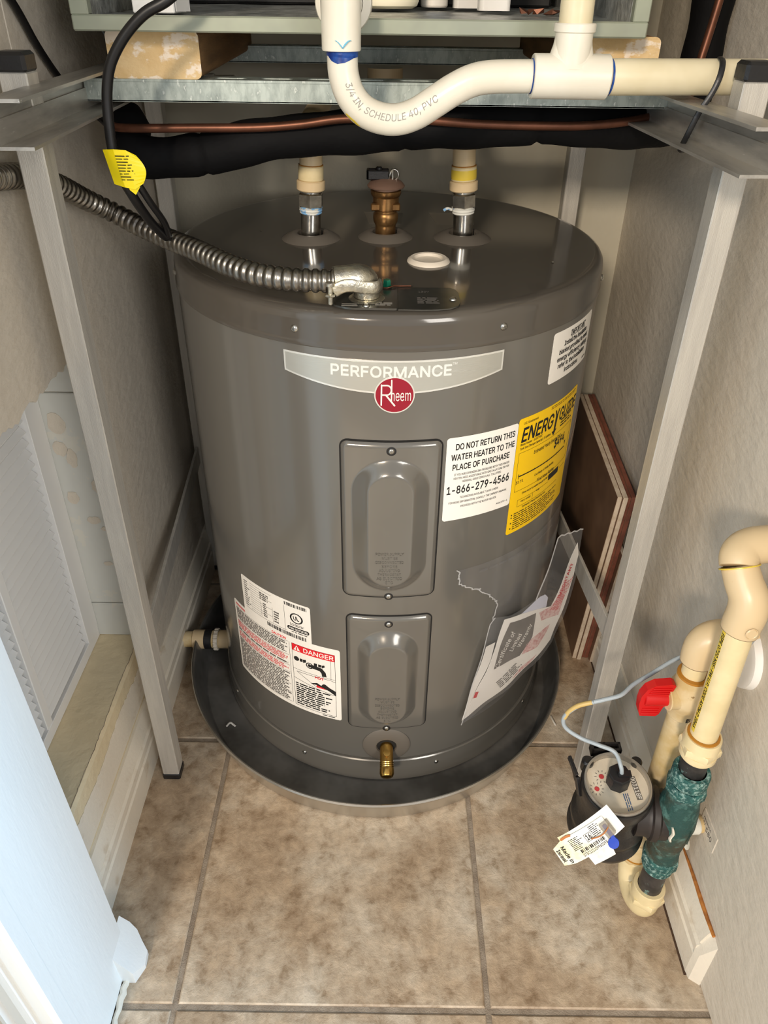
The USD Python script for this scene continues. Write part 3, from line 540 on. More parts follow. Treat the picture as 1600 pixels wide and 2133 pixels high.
# access panels
def panel(u0, u1, z0, z1, oc, orx, oz0, oz1, crx, cz0, cz1, scr, lines, seed):
    uc = (u0 + u1) / 2; nu, nz = 90, 150
    U = np.linspace(u0, u1, nu); Zs = np.linspace(z0, z1, nz); uu_, zz_ = np.meshgrid(U, Zs, indexing='ij')
    def stad(rx, a, b):    # signed distance to a stadium
        lo, hi = a + rx, b - rx; d = np.hypot(uu_ - oc, zz_ - np.clip(zz_, lo, hi)); return d - rx
    do, dc = stad(orx, oz0, oz1), stad(crx, cz0, cz1)
    tt = np.clip(-do / np.maximum(-do + np.maximum(dc, 1e-6), 1e-6), 0, 1); tt = np.where(do > 0, 0, np.where(dc < 0, 1, tt)); tt = .72 * tt + .28 * tt * tt * (3 - 2 * tt)
    flat = HR * (1 / np.cos((uu_ - oc) / HR) - 1)
    h = .0042 + tt * (.0120 + .25 * flat)
    rc = .010; dx = np.maximum(np.abs(uu_ - uc) - (u1 - u0) / 2 + rc, 0); dz = np.maximum(np.abs(zz_ - (z0 + z1) / 2) - (z1 - z0) / 2 + rc, 0)
    edge = rc - np.hypot(dx, dz) ; edge = np.minimum(edge, np.minimum((u1 - u0) / 2 - np.abs(uu_ - uc), (z1 - z0) / 2 - np.abs(zz_ - (z0 + z1) / 2)))
    h = np.where(tt > 0, h, -.0012 + (.0042 + .0012) * np.clip(edge / .0055, 0, 1) ** .6)
    v = cyl(np.c_[uu_.ravel(), zz_.ravel(), h.ravel()]); ix = np.arange(nu * nz).reshape(nu, nz)
    qd = np.stack([ix[:-1, :-1], ix[1:, :-1], ix[1:, 1:], ix[:-1, 1:]], -1).reshape(-1, 4)
    p = part(wh, 'access_panel', trimesh.Trimesh(v, np.vstack([qd[:, [0, 1, 2]], qd[:, [0, 2, 3]]]), process=False), 'enamel', True)
    gp = rrect(u0 - .0007, z0 - .0004, u1 + .0007, z1 + .0016, .011).difference(rrect(u0 + .0012, z0 + .0012, u1 - .0012, z1 - .0012, .009))
    part(p, 'seam', onb(flatpoly(gp, .0004), .0001, .01), 'gap_dark', False)
    for z in scr:
        a = oc / HR; n_ = V(math.sin(a), -math.cos(a), 0); part(p, 'screw', screw(V(HX, HY, z) + n_ * (HR + .0040), n_, .0043), 'steel')
        part(p, 'washer', lathe([(.0042, 0), (.0058, .0002), (.006, .0005), (.0042, .0009)], V(HX, HY, z) + n_ * (HR + .0040), n_, 24), 'black_plastic')
    a = oc / HR; n_ = V(math.sin(a), -math.cos(a), 0); t_ = V(math.cos(a), math.sin(a), 0); base = V(HX, HY, 0) + n_ * (HR + .0162)
    ms = []
    for i, (s, w) in enumerate(lines):
        ms.append(text(s, .0042, False, w, 0, cz0 + .052 - i * .0068, 'c', 0, .0005))
    part(p, 'embossing', warp(join(*ms), lambda v: base + v[:, :1] * t_ + v[:, 1:2] * V(0, 0, 1) + v[:, 2:] * n_), 'enamel', False, label='embossed warning lettering')
EMB = [('POWER SUPPLY', .036), ('MUST BE', .020), ('DISCONNECTED', .036), ('BEFORE', .020), ('ADJUSTING', .027), ('THERMOSTAT', .030), ('AS ELECTRIC', .033), ('ETC', .010)]
panel(-.0553, .0685, .3958, .6402, .0065, .0470, .4115, .6175, .0258, .4290, .6010, (.6293, .4008), EMB[:], 1)
panel(-.0517, .0680, .1252, .3610, .0075, .0425, .1405, .3365, .0252, .1560, .3170, (.3494, .1303), EMB[:], 2)

# drain valve
a0 = .008 / HR; nd_ = V(math.sin(a0), -math.cos(a0), 0); dc_ = V(HX, HY, .0845) + nd_ * HR
part(wh, 'drain_collar', lathe([(.0150, .0008), (.0165, .0034), (.022, .0040), (.033, .0026), (.0375, -.0005), (.036, -.004), (.0150, -.003)], dc_, nd_, 48), 'collar_plastic', label='round plastic drain collar')
part(wh, 'drain_recess', lathe([(0, .0012), (.0158, .0012), (.0158, .0022)], dc_, nd_, 32), 'gap_dark')
dd = nd_ * .93 + V(0, 0, -.37); dd /= np.linalg.norm(dd)
dv = part(wh, 'drain_valve', lathe([(0, -.004), (.0085, -.004), (.0105, .004), (.0105, .026), (.0112, .027), (.0105, .0285), (.0112, .030), (.0105, .0315), (.0112, .033), (.0105, .0345), (.0112, .036), (.0112, .043), (.0095, .0475), (.006, .0495), (0, .050)], dc_, dd, 32), 'brass', label='brass drain valve')
upv = np.cross(dd, np.cross(V(0, 0, 1), dd)); upv /= np.linalg.norm(upv)
part(dv, 'stem', lathe([(0, 0), (.0042, 0), (.0042, .0022), (.0052, .0026), (.0052, .0055), (0, .0058)], dc_ + dd * .016 + upv * .0095, upv, 16), 'brass')

# badge
arc_top = [(u, .7455 - .0015 * (1 - ((u - .0085) / .129) ** 2)) for u in np.linspace(-.1206, .1378, 30)]
arc_bot = [(u, .7205 - .0175 * (1 - ((u - .0085) / .129) ** 2)) for u in np.linspace(.1378, -.1204, 40)]
bp_ = Polygon(arc_top + arc_bot)
bd = part(wh, 'badge', onb(sheet(bp_, .0004, .012), .0002), 'badge_edge', False, label='silver curved name badge')
part(bd, 'panel', onb(sheet(bp_.buffer(-.0022), .0002, .012), .0006), 'badge_silver', False)
part(bd, 'lettering', onb(join(text('PERFORMANCE', .0128, True, .1365, -.0635, .7240, t=.0005), text('TM', .0028, False, None, .0738, .7362, t=.0003)), .0008, .006), 'badge_white', False, label='white raised PERFORMANCE lettering')
cc = Point(.0088, .7020)
part(bd, 'logo_rim', onb(flatpoly(cc.buffer(.0230, 24), .0004), .0008, .006), 'badge_edge', False)
part(bd, 'logo', onb(flatpoly(cc.buffer(.0214, 24), .0003), .0013, .006), 'badge_red', False, label='round crimson maker roundel')
Rl = unary_union([LineString([(-.0148, -.0125), (-.0148, .0128)]).buffer(.0009), LineString([(-.0148, .0122)] + [(-.0148 + .006 + .0052 * math.cos(t), .0064 + .0060 * math.sin(t)) for t in np.linspace(math.pi / 2, -math.pi / 2, 14)] + [(-.0148, .0004)]).buffer(.0009), LineString([(-.0098, .0004), (.0002, -.0130)]).buffer(.0010), LineString([(-.0034, .0188), (-.0034, -.0072)]).buffer(.0008)])
Rl = affinity.translate(Rl, .0088, .7020)
part(bd, 'logo_lettering', onb(join(flatpoly(Rl, .0002), text('heem', .0137, False, .0224, .0050, .6950)), .0017, .006), 'badge_white', False, label='white maker name')

# ------------------------------------------------------------------ stickers
def sticker(name, poly, mat, lab):
    return part(wh, name, onb(sheet(poly, .00025, .012), .0001), mat, False, label=lab)
def ink(p, ms, mat, w=.0005, name='lettering', e=.006):
    part(p, name, onb(join(*ms), w, e), mat, False)
# "do not return" sticker
p = sticker('phone_sticker', rrect(.0735, .5170, .1738, .6400, .004), 'label_white', 'white sticker asking not to return the heater')
cu = .1252
ink(p, [text('DO NOT RETURN THIS', .0082, True, .084, cu + .002, .6225, 'c'), text('WATER HEATER TO THE', .0082, True, .090, cu, .6078, 'c'), text('PLACE OF PURCHASE', .0082, True, .081, cu - .002, .5935, 'c'),
        text('1-866-279-4566', .0112, True, .090, cu - .003, .5583, 'c')], 'print_black')
ink(p, [text('IF YOU ARE EXPERIENCING PROBLEMS WITH THIS WATER', .0030, False, .079, cu, .5850, 'c'), text('HEATER, NEED ASSISTANCE WITH INSTALLATION, OR FOR', .0030, False, .080, cu, .5795, 'c'), text('GENERAL QUESTIONS CALL TOLL FREE:', .0030, False, .056, cu, .5740, 'c'),
        text('TECHNICIANS AVAILABLE 7 DAYS A WEEK', .0030, False, .056, cu - .002, .5500, 'c'), text("FOR MORE INFORMATION, CONSULT THE OWNER'S MANUAL", .0030, False, .085, cu - .002, .5430, 'c'), text('PROVIDED WITH THE WATER HEATER', .0030, False, .052, cu - .002, .5360, 'c'), text('AS6372-1', .0026, False, None, .1690, .5250, 'r')], 'print_black', name='fine_print')
# energy sticker
p = sticker('energy_sticker', rrect(.1745, .4640, .3155, .6440, .004), 'label_yellow', 'yellow energy guide sticker')
arrow = Polygon([(.2510, .6240), (.2565, .6240), (.2535, .6020), (.2570, .6025), (.2505, .5935), (.2455, .6005), (.2495, .6010)])
ink(p, [text('ENERG', .0200, True, .0630, .1815, .6090, shear=.12), flatpoly(arrow), text('Y', .0180, True, None, .2480, .6130, sx=.7), text('GUIDE', .0180, True, .0520, .2600, .6120, shear=.12),
        text('$494', .0125, True, .0310, .2580, .5700, shear=.1), strip(.1850, .5555, .2950, .5572), strip(.1845, .5525, .1853, .5600), strip(.2150, .5545, .2155, .5580), strip(.2450, .5545, .2455, .5580), strip(.2700, .5545, .2706, .5580), flatpoly(Polygon([(.2925, .5660), (.2965, .5660), (.2945, .5590)])),
        strip(.2560, .5190, .2850, .5290)], 'print_black')
ink(p, [text('U.S. Government', .0034, False, .026, .1830, .6345), text('Water Heater - ELECTRIC', .0034, False, .042, .1810, .6035), text('Tank Size (Storage Capacity): 35 gallons', .0034, False, .062, .1810, .5975),
        text('Estimated Yearly Energy Cost', .0056, False, .064, .2100, .5820), text('$171', .0040, False, None, .1815, .5455), text('Cost Range of Similar Models', .0034, False, .046, .2180, .5440), text('First Hour Rating', .0052, False, .042, .2260, .5315), text('(How much hot water you get in the first hour of use)', .0034, False, .084, .1960, .5245), text('very small', .0032, False, .020, .1955, .5115), text('low', .0032, False, None, .2280, .5150), text('Estimated Yearly Electricity Use', .0032, False, .052, .2000, .5010)]
       + [flatpoly(ringpoly(.1805, .5330, .3080, .5930, .0003)), flatpoly(ringpoly(.1890, .5060, .2200, .5170, .0003)), strip(.2200, .5060, .2850, .5063), strip(.2200, .5167, .2560, .5170), strip(.2900, .5230, .3080, .5233), microprint(.2360, .3080, .6370, .6420, 2, .3, 3, .1), microprint(.2680, .3050, .5985, .6120, 3, .45, 8, .3), microprint(.1850, .2900, .4690, .4980, 8, .34, 11, .3)]
       + [flatpoly(Point(.1810, z).buffer(.0011)) for z in (.4955, .4910, .4820, .4730)], 'print_black', name='fine_print')
# insulation sticker
p = sticker('insulation_sticker', rrect(.2185, .6780, .3290, .7455, .004), 'label_white', 'white sticker about the insulation blanket')
ci = .2760
ink(p, [text('IMPORTANT', .0070, True, .043, ci + .003, .7330, 'c'), strip(ci - .0185, .7315, ci + .0245, .7321), text('Install the insulation', .0062, True, .066, ci + .001, .7235, 'c'), text('blanket provided to meet', .0062, True, .083, ci, .7140, 'c'), text('energy efficiency ratings;', .0062, True, .088, ci, .7045, 'c'), text('refer to the installation', .0062, True, .077, ci - .002, .6950, 'c'), text('instructions', .0062, True, .039, ci - .004, .6855, 'c'), text('AS62012', .0024, False, None, .3250, .6830, 'r')], 'print_black')
# rating plate
p = sticker('rating_sticker', rrect(-.2375, .2790, -.1054, .3560, .004), 'label_white', 'white rating plate sticker with barcode')
ul = Point(-.1285, .3265)
oval = affinity.scale(ul.buffer(.0098, 20), 1.1, 1)
ink(p, [flatpoly(oval.difference(ul.buffer(.0082, 20))), text('UL', .0074, True, .0095, -.1285, .3228, 'c', -.1), barcode(-.1480, -.1110, .3465, .3525, 22, 5), barcode(-.1840, -.1140, .2865, .2935, 38, 6), flatpoly(rrect(-.1450, .3010, -.1085, .3080, .003)), strip(-.2300, .2960, -.1460, .2963), strip(-.1490, .2960, -.1487, .3450)], 'print_black', name='marks')
ink(p, [microprint(-.2310, -.2180, .2990, .3500, 12, .34, 21, .5), microprint(-.1960, -.1760, .3320, .3460, 4, .55, 22, .3), microprint(-.1900, -.1820, .3000, .3280, 7, .5, 23, .3), microprint(-.1690, -.1580, .3000, .3240, 5, .5, 24, .3), microprint(-.1400, -.1160, .3100, .3150, 2, .45, 25, .1), microprint(-.1380, -.1120, .2965, .2995, 1, .5, 26, 0)] + [strip(-.2170, z, -.1960 + .012 * (i % 3), z + .0003) for i, z in enumerate(np.linspace(.3, .35, 12))] + [strip(-.1945, .298, -.1942, .328), strip(-.1715, .298, -.1712, .328)], 'print_dim', name='fine_print')
ink(p, [text('AHRI CERTIFIED', .0034, True, .0320, -.1267, .3030, 'c')], 'label_white', .0008)
# danger sticker
p = sticker('danger_sticker', rrect(-.2700, .1330, -.0622, .2855, .004), 'label_white', 'white caution and danger sticker with red heading')
b0, b1 = -.1400, -.0700
ink(p, [strip(b0, .2600, b1, .2740), text('CAUTION', .0042, True, None, -.1500, .2755, 'r'), strip(-.1010, .1960, -.0780, .2010), text('HOT', .0050, True, None, -.0960, .2145, 'c')], 'danger_red', name='red_print')
ink(p, [text('DANGER', .0085, True, .0480, -.1200, .2628), flatpoly(Polygon([(-.1370, .2620), (-.1255, .2620), (-.1312, .2722)]))], 'label_white', .0008, 'white_print')
ink(p, [flatpoly(Polygon([(-.1320, .2630), (-.1305, .2630), (-.1303, .2690), (-.1322, .2690)]))], 'danger_red', .0011, 'danger_mark')
fau = [LineString([(-.1085, .2385), (-.0930, .2370), (-.0885, .2310), (-.0875, .2235)]).buffer(.0035, cap_style='flat'), Point(-.1110, .2385).buffer(.0060).difference(Point(-.1110, .2385).buffer(.0045)), Point(-.1110, .2385).buffer(.003), sbox(-.1035, .2410, -.0985, .2470), sbox(-.0965, .2420, -.0915, .2470), Polygon([(-.0905, .2410), (-.086, .2445), (-.087, .2480), (-.091, .2460)]), Point(-.1330, .2440).buffer(.0045), sbox(-.1270, .2410, -.1225, .2470), Polygon([(-.1215, .2400), (-.1165, .2430), (-.1170, .2480), (-.1220, .2465)])]
hand = Polygon([(-.1085, .2120), (-.1010, .2060), (-.0990, .2010), (-.0900, .1990), (-.0800, .1950), (-.0705, .1880), (-.0705, .1960), (-.0800, .2010), (-.0870, .2065), (-.0900, .2060), (-.0930, .2010), (-.1000, .2050), (-.1090, .2010), (-.1000, .2020), (-.1100, .2070), (-.1010, .2040)]).buffer(.0006)
fr = [ringpoly(b0, .1400, b1, .2740, .0004), sbox(b0, .2215, b1, .2218), sbox(-.0770, .2220, -.0767, .2600), LineString([(-.134, .2170), (-.078, .2190), (-.0705, .2160)]).buffer(.0002), LineString([(-.134, .2170), (-.10, .1960)]).buffer(.0002), LineString([(-.1400, .2020), (-.102, .1930), (-.0705, .1870)]).buffer(.0002), sbox(-.1445, .1420, -.1442, .2740)]
ink(p, [flatpoly(unary_union(fau)), flatpoly(hand)] + [flatpoly(f) for f in fr] + [microprint(-.1370, -.0760, .1430, .1990 - .006, 11, .5, 31, .35), microprint(-.0930, -.0720, .1355, .1385, 1, .4, 33, 0)], 'print_black', .0006, 'black_print')
ink(p, [microprint(-.2640, -.1470, .1420, .2060, 17, .55, 34, .1), microprint(-.2640, -.1470, .2240, .2290, 1, .55, 36, .1), microprint(-.2640, -.1470, .2480, .2720, 7, .55, 35, .12)] + [strip(-.265, z, -.146, z + .0003) for z in (.2755 - .002, .245, .2225, .2075, .181, .162, .141)], 'print_dim', .0006, 'grey_print')
ink(p, [microprint(-.2640, -.1470, .2300, .2440, 4, .6, 37, .1), microprint(-.2640, -.1470, .2090, .2210, 3, .6, 38, .15), strip(-.264, .2770, -.2380, .2805)], 'print_pink', .0006, 'pink_print')

# ------------------------------------------------------------------ tank top
def collar(x, y, r, ri):
    part(wh, 'pipe_collar', lathe([(ri, .0012), (ri + .001, .0078), (ri + .004, .0092), (ri + .008, .0085), (r - .006, .0045), (r, .0004), (r - .001, -.0005)], (x, y, .8002), n=64), 'collar_plastic')
    part(wh, 'collar_hole', lathe([(0, .0009), (ri + .0008, .0009), (ri + .0008, .002)], (x, y, .8002), n=32), 'gap_dark')
collar(-.104, 1.027, .0400, .0178); collar(-.0025, 1.038, .0380, .0172); collar(.1035, 1.037, .0400, .0178)
part(wh, 'plug_cap', lathe([(0, .0012), (.0135, .0010), (.0165, .0016), (.0185, .0048), (.0225, .0052), (.0262, .0026), (.0272, 0)], (.0525, .931, .8004), n=48), 'cap_white', label='white plastic anode plug cap')
for x0, x1 in ((-.036, .024), (.063, .130)):
    part(wh, 'clear_sticker', prism(Polygon([(x0, 1.172), (x1, 1.172), (x1 - .004, 1.106), (x0 + .009, 1.106)]), (0, 0, .8007), (1, 0, 0), (0, 1, 0), .0002), 'clear_sticker', False)
jl = rrect(-.0620, .7580, .013, .828, .004).intersection(Polygon([(-.062, .828), (.0125, .828), (.0125, .758), (-.030, .7575), (-.045, .7605), (-.056, .767), (-.061, .776), (-.062, .787)]))
jr_ = Polygon([(.0128, .828), (.073, .828), (.0785, .822), (.0810, .812), (.0810, .782), (.0780, .771), (.0690, .763), (.0550, .7590), (.040, .7575), (.0128, .758)])
c1 = part(wh, 'junction_cover', prism(jl, (0, 0, .8005), (1, 0, 0), (0, 1, 0), .0022), 'galv_plate', label='galvanised junction box cover, connector half')
c2 = part(wh, 'junction_cover', prism(jr_, (0, 0, .8005), (1, 0, 0), (0, 1, 0), .0014), 'galv_plate', label='darker galvanised junction box cover half')
part(c1, 'screw', screw((-.0215, .7655, .8027), (0, 0, 1), .0042), 'steel'); part(c2, 'screw', screw((.0735, .7900, .8019), (0, 0, 1), .0042), 'steel')
m = join(microprint(-.048, -.028, .7620, .7720, 2, .5, 41, .1), microprint(-.012, .008, .7660, .7760, 3, .5, 42, .1)); part(c1, 'stamped_print', lift(m, .8028), 'print_grey', False)
m = join(text('120V', .0035, False, None, .036, .812), microprint(.034, .058, .7760, .7960, 5, .5, 43, .1)); part(c2, 'stamped_print', lift(m, .8020), 'print_dim', False)
gs = part(wh, 'ground_screw', join(lathe([(0, 0), (.0060, 0), (.0060, .0012), (0, .0014)], (.0005, .8265, .8028)), lathe([(0, 0), (.0048, 0), (.0048, .0060), (.0040, .0072), (0, .0072)], (.0005, .8265, .8040), n=6)), 'green_screw', label='green grounding screw')
part(wh, 'ground_wire', tube([(-.010, .8225, .8035), (.0005, .8195, .8036), (.008, .8235, .8048), (.015, .8275, .8034), (.028, .829, .8032)], .0010, 8, 6), 'copper')

# ------------------------------------------------------------------ document pouch taped to the heater
TH0 = .50
pn, pt_ = V(math.sin(TH0), -math.cos(TH0), 0), V(math.cos(TH0), math.sin(TH0), 0); po = V(HX, HY, 0) + pn * (HR + .012)
def pouch(v):
    t = v[:, 0] - TH0 * HR; b = -.004 + .020 * np.clip((v[:, 1] - .12) / .2, 0, 1) * 0 - .55 * np.maximum(t - .05, 0) ** 2 + .0012 * np.sin(v[:, 0] * 70 + v[:, 1] * 40)
    return po + t[:, None] * pt_ + v[:, 1:2] * V(0, 0, 1) + (b + v[:, 2])[:, None] * pn
def onp(m, w, e=.012): return warp(lift(sub(m, e), w), pouch)
dpch = thing('document_pouch', 'torn clear plastic document pouch stuck to the lower right of the heater', 'pouch', (HX + .2, HY - .22, .1))
back = [(.1020, .4300), (.145, .4305), (.20, .4310), (.25, .4320), (.29, .4340), (.333, .438), (.333, .15), (.22, .112), (.135, .104), (.150, .22), (.168, .312), (.1735, .338), (.168, .350), (.160, .362), (.150, .372), (.140, .380), (.132, .388), (.120, .395), (.108, .404), (.1025, .416)]
part(dpch, 'back_film', onb(sheet(Polygon(back), .0002, .012), .0012), 'film', True)
edge = back[10:] + back[:1]
tear = np.array([(u + rng.normal(0, .0012), z + rng.normal(0, .0012)) for u, z in spline(np.c_[np.array(edge), np.zeros(len(edge))], 5)[:, :2]])
part(dpch, 'torn_edge', onb(flatpoly(LineString(tear).buffer(.0008), .0006), .0015, .01), 'film_edge', False, label='whitened torn edge')
part(dpch, 'perforation', onb(join(*[strip(u, .4165, u + .013, .4205) for i, u in enumerate(np.arange(.135, .30, .0165))]), .0018), 'film', False)
front = [(.1210, .1205), (.1560, .318), (.163, .328), (.190, .322), (.238, .330), (.262, .436)] + [(.262 + .006 * k, .4370 + .0022 * (k % 2) - .0005 * k) for k in range(1, 9)] + [(.3190, .333), (.3050, .262), (.2900, .216), (.2550, .1840), (.2150, .1600), (.16, .136)]
part(dpch, 'front_film', onp(sheet(Polygon(front), .0002, .012), .0045), 'film', True)
part(dpch, 'film_rim', onp(flatpoly(LineString(front[4:14]).buffer(.0011), .0004), .0048), 'film_edge', False)
part(dpch, 'film_rim', onp(flatpoly(LineString([front[0], front[1], front[2]]).buffer(.0008), .0004), .0048), 'film_edge', False)
wp = thing('warranty_booklet', 'warranty booklet with grey cover panel and pink print inside the clear pouch', 'booklet', (HX + .2, HY - .22, .13))
cov = [(.1265, .1270), (.1600, .2150), (.1740, .2620), (.1830, .3140), (.2140, .3120), (.2750, .2970), (.2900, .3420), (.3090, .4060), (.3170, .3800), (.3160, .3400), (.3030, .2750), (.2880, .2190), (.2640, .2000), (.2490, .1880), (.2150, .1660), (.18, .148)]
part(wp, 'leaflet', onp(sheet(Polygon(cov), .0004, .01), .0015), 'paper', True)
part(wp, 'under_page', onp(sheet(Polygon([(.1240, .1240), (.1520, .2520), (.156, .270), (.173, .270), (.1670, .2370), (.1290, .1290)]), .0004, .01), .0003), 'paper', True)
part(wp, 'grey_panel', onp(flatpoly(Polygon([(.174, .215), (.182, .257), (.194, .303), (.245, .298), (.243, .251), (.224, .218)]), .0002), .0021), 'paper_dark', False)
for pk in ([(.252, .295), (.274, .2965), (.297, .330), (.300, .318), (.295, .270), (.259, .275)], [(.281, .257), (.275, .243), (.257, .221), (.228, .219), (.234, .241), (.242, .247)], [(.259, .204), (.249, .189), (.215, .171), (.231, .188)]):
    part(wp, 'pink_print', onp(flatpoly(Polygon(pk), .0002), .0021), 'paper_pink', False)
def along(m, o, d):   # lay lettering from point o along direction d in pouch space
    d = np.array(d, float) / np.hypot(*d); v = m.vertices
    return trimesh.Trimesh(np.c_[o[0] + v[:, 0] * d[0] - v[:, 1] * d[1], o[1] + v[:, 0] * d[1] + v[:, 1] * d[0], v[:, 2]], m.faces, process=False)
part(wp, 'title', onp(join(along(text('Certificate of', .0088, False, .068, shear=.3), (.1830, .2140), (.36, .93)), along(text('Limited', .0078, False, .034, shear=.2), (.2080, .2360), (.36, .93)), along(text('Warranty', .0078, False, .044, shear=.2), (.2210, .2390), (.40, .91))), .0025, .004), 'paper', False)
part(wp, 'heading', onp(along(text('IMPORTANT', .0062, True, .062), (.2885, .3080), (.34, .94)), .0025, .004), 'print_red', False)
part(wp, 'red_mark', onp(along(strip(0, 0, .012, .0065), (.1480, .1640), (.28, .96)), .0025, .006), 'print_red', False)
part(wp, 'red_print', onp(along(microprint(0, .064, -.022, -.004, 5, .3, 51, .2), (.270, .292), (.42, .9)), .0025, .006), 'print_red', False)
part(wp, 'fine_print', onp(along(microprint(0, .05, -.024, -.002, 5, .4, 52, .2), (.1800, .1850), (.86, .5)), .0025, .006), 'print_dim', False)
for i in range(3):
    m = onp(sheet(Polygon([(.2130 - i * .001, .3080), (.2500 + .0045 * i, .3285 - .0005 * i), (.2530 + .0048 * i, .3235), (.2580 + .0042 * i, .3180), (.2590 + .004 * i, .2960), (.235, .2950)]), .0003, .01), .0010 - .0006 * i)
    solo('manual_page', m, 'paper_blue', ['bluish folded manual page sticking up behind the booklet, nearest the viewer', 'bluish folded manual page in the middle of the three in the pouch', 'rearmost bluish folded manual page in the pouch'][i], 'page', 'manual pages in the pouch')

# ================================================================== PIPES ON TOP OF THE TANK
def supply(x, y, lean, lab, tape):
    t = thing('supply_pipe', lab, 'water pipe', (x, y, .801)); ax = V(lean, 0, 1); ax /= np.linalg.norm(ax); b = V(x, y, .7995); at = lambda h: b + ax * h
    part(t, 'nipple', rod(at(.0015), at(.044), .0136, 32), 'steel', label='chrome nipple')
    part(t, 'thread_tape', lathe([(.0136, 0), (.0150, .0012), (.0146, .003), (.0156, .0045), (.0150, .0065), (.0158, .0085), (.0136, .0095)], at(.0345), ax, 28), tape, label='wrapped thread sealing tape')
    part(t, 'hex_nut', join(lathe([(0, 0), (.0162, 0), (.0172, .0012), (.0172, .0165), (.0158, .0180), (0, .0180)], at(.0435), ax, 6), rod(at(.061), at(.0655), .0150, 24)), 'steel', 30, label='hex union nut')
    part(t, 'adapter', rod(at(.0645), at(.0775), .0188, 36, .0015), 'cpvc_tan')
    part(t, 'coupling', rod(at(.077), at(.0960), .0166, 36, .0015), 'cpvc')
    part(t, 'pipe', tube([at(.095), at(.115), at(.130), at(.142) + V(0, .012, 0), at(.148) + V(0, .045, 0), at(.150) + V(0, .30, 0)], .0150, 28, 6), 'cpvc_tan')
    part(t, 'glue_line', lathe([(.0150, 0), (.0163, .0002), (.0163, .0010), (.0150, .0014)], at(.0957), ax, 28), 'glue_brown')
    return t, at, ax
s1 = supply(-.1045, 1.027, .04, 'cream supply pipe on chrome nipple at the left of the tank top', 'tape_blue')
s2 = supply(.1045, 1.037, -.05, 'cream supply pipe with yellow glue smear at the right of the tank top', 'tape_white')
part(s2[0], 'glue_smear', lathe([(.0167, 0), (.0170, .002), (.0170, .010), (.0167, .012)], s2[1](.080), s2[2], 28), 'glue_yellow', label='yellow glue smear')
part(s2[0], 'tape_tail', tube([s2[1](.040) + V(-.016, -.004, 0), s2[1](.041) + V(-.022, -.006, .001), s2[1](.0395) + V(-.027, -.006, 0)], .0020, 8, 4), 'tape_blue')
rv = thing('relief_valve', 'bronze temperature and pressure relief valve at the middle of the tank top', 'valve', (-.0025, 1.04, .801))
rc = (-.0025, 1.040, .8000)
part(rv, 'body', lathe([(0, .001), (.0140, .001), (.0140, .016), (.0150, .0185), (.0168, .0225), (.0172, .028), (.0168, .0320), (.0150, .0345), (.0150, .0365), (.0172, .0380), (.0176, .0420), (.0176, .0540), (.0196, .0560), (.0205, .0590), (.0205, .0625), (.0190, .0635), (0, .0635)], rc, n=40), 'bronze')
part(rv, 'wrench_lug', cb(-.0225, -.0095, 1.024, 1.033, .8385, .8480, .0015), 'bronze'); part(rv, 'wrench_lug', cb(.0055, .0170, 1.024, 1.033, .8385, .8480, .0015), 'bronze')
part(rv, 'bonnet', lathe([(0, .0632), (.0180, .0632), (.0180, .0660), (.0245, .0665), (.0252, .0685), (.0210, .0735), (.010, .0780), (0, .0785)], rc, n=40), 'bronze_dull')
lv = part(rv, 'lever', join(cb(-.0285, .0010, 1.032, 1.0365, .8765, .8885, .0012), cb(-.0285, .0010, 1.0455, 1.050, .8765, .8885, .0012), cb(-.0285, -.0245, 1.032, 1.050, .8765, .8885, .0012), rod((-.012, 1.041, .875), (-.012, 1.041, .892), .004)), 'black_plastic', label='black test lever')
part(rv, 'lever_pin', tube([(.0010, 1.033, .8765), (.0030, 1.032, .884), (.0060, 1.0335, .8900), (.0120, 1.035, .888), (.0135, 1.036, .881), (.0100, 1.037, .8760), (.0030, 1.035, .8750)], .0013, 8, 6), 'steel')
part(rv, 'lever_pin', rod((.0060, 1.034, .876), (.0060, 1.034, .890), .0014, 10), 'steel')

# ================================================================== FLEXIBLE CONDUIT AND ELBOW CONNECTOR
cdp = spline(np.array([(-.052, .772, .8275), (-.075, .771, .8275), (-.104, .772, .8285), (-.140, .785, .8290), (-.175, .812, .8300), (-.212, .848, .8330), (-.258, .892, .8340), (-.300, .922, .8400), (-.335, .936, .8530), (-.3580, .915, .8730), (-.3665, .86, .9020), (-.3675, .80, .9230), (-.3678, .72, .9380), (-.3680, .62, .955), (-.368, .5, .965)]), 10)
sl = np.r_[0, np.cumsum(np.linalg.norm(np.diff(cdp, axis=0), axis=1))]; ns = int(sl[-1] / .0098 * 9); si = np.linspace(0, sl[-1], ns)
cpt = np.stack([np.interp(si, sl, cdp[:, k]) for k in range(3)], 1); ph = (si / .0098) % 1
rad = .0106 + .0022 * np.where(ph < .78, np.sin(ph / .78 * np.pi) ** .55, 0)
cd = thing('conduit', 'flexible corrugated steel conduit curving from the left wall to the junction cover', 'conduit', (-.052, .772, .8275))
part(cd, 'armour', tube(cpt, rad, 24), 'conduit_steel', True)
ec = thing('elbow_connector', 'cast zinc right-angle conduit connector on the junction cover', 'connector', (-.0215, .7880, .8027))
el = [(-.0565, .7725, .8285), (-.040, .7745, .8290), (-.030, .7780, .8285), (-.0235, .7830, .8245), (-.0215, .7865, .8170), (-.0215, .7880, .8060)]
part(ec, 'body', tube(el, [.0138, .0142, .0150, .0150, .0140, .0138, .0142], 28, 8), 'zinc', True)
part(ec, 'flange', lathe([(.0135, 0), (.0195, 0), (.0200, .0006), (.0185, .0018), (.0142, .0022)], (-.0215, .7880, .8027), n=36), 'zinc')
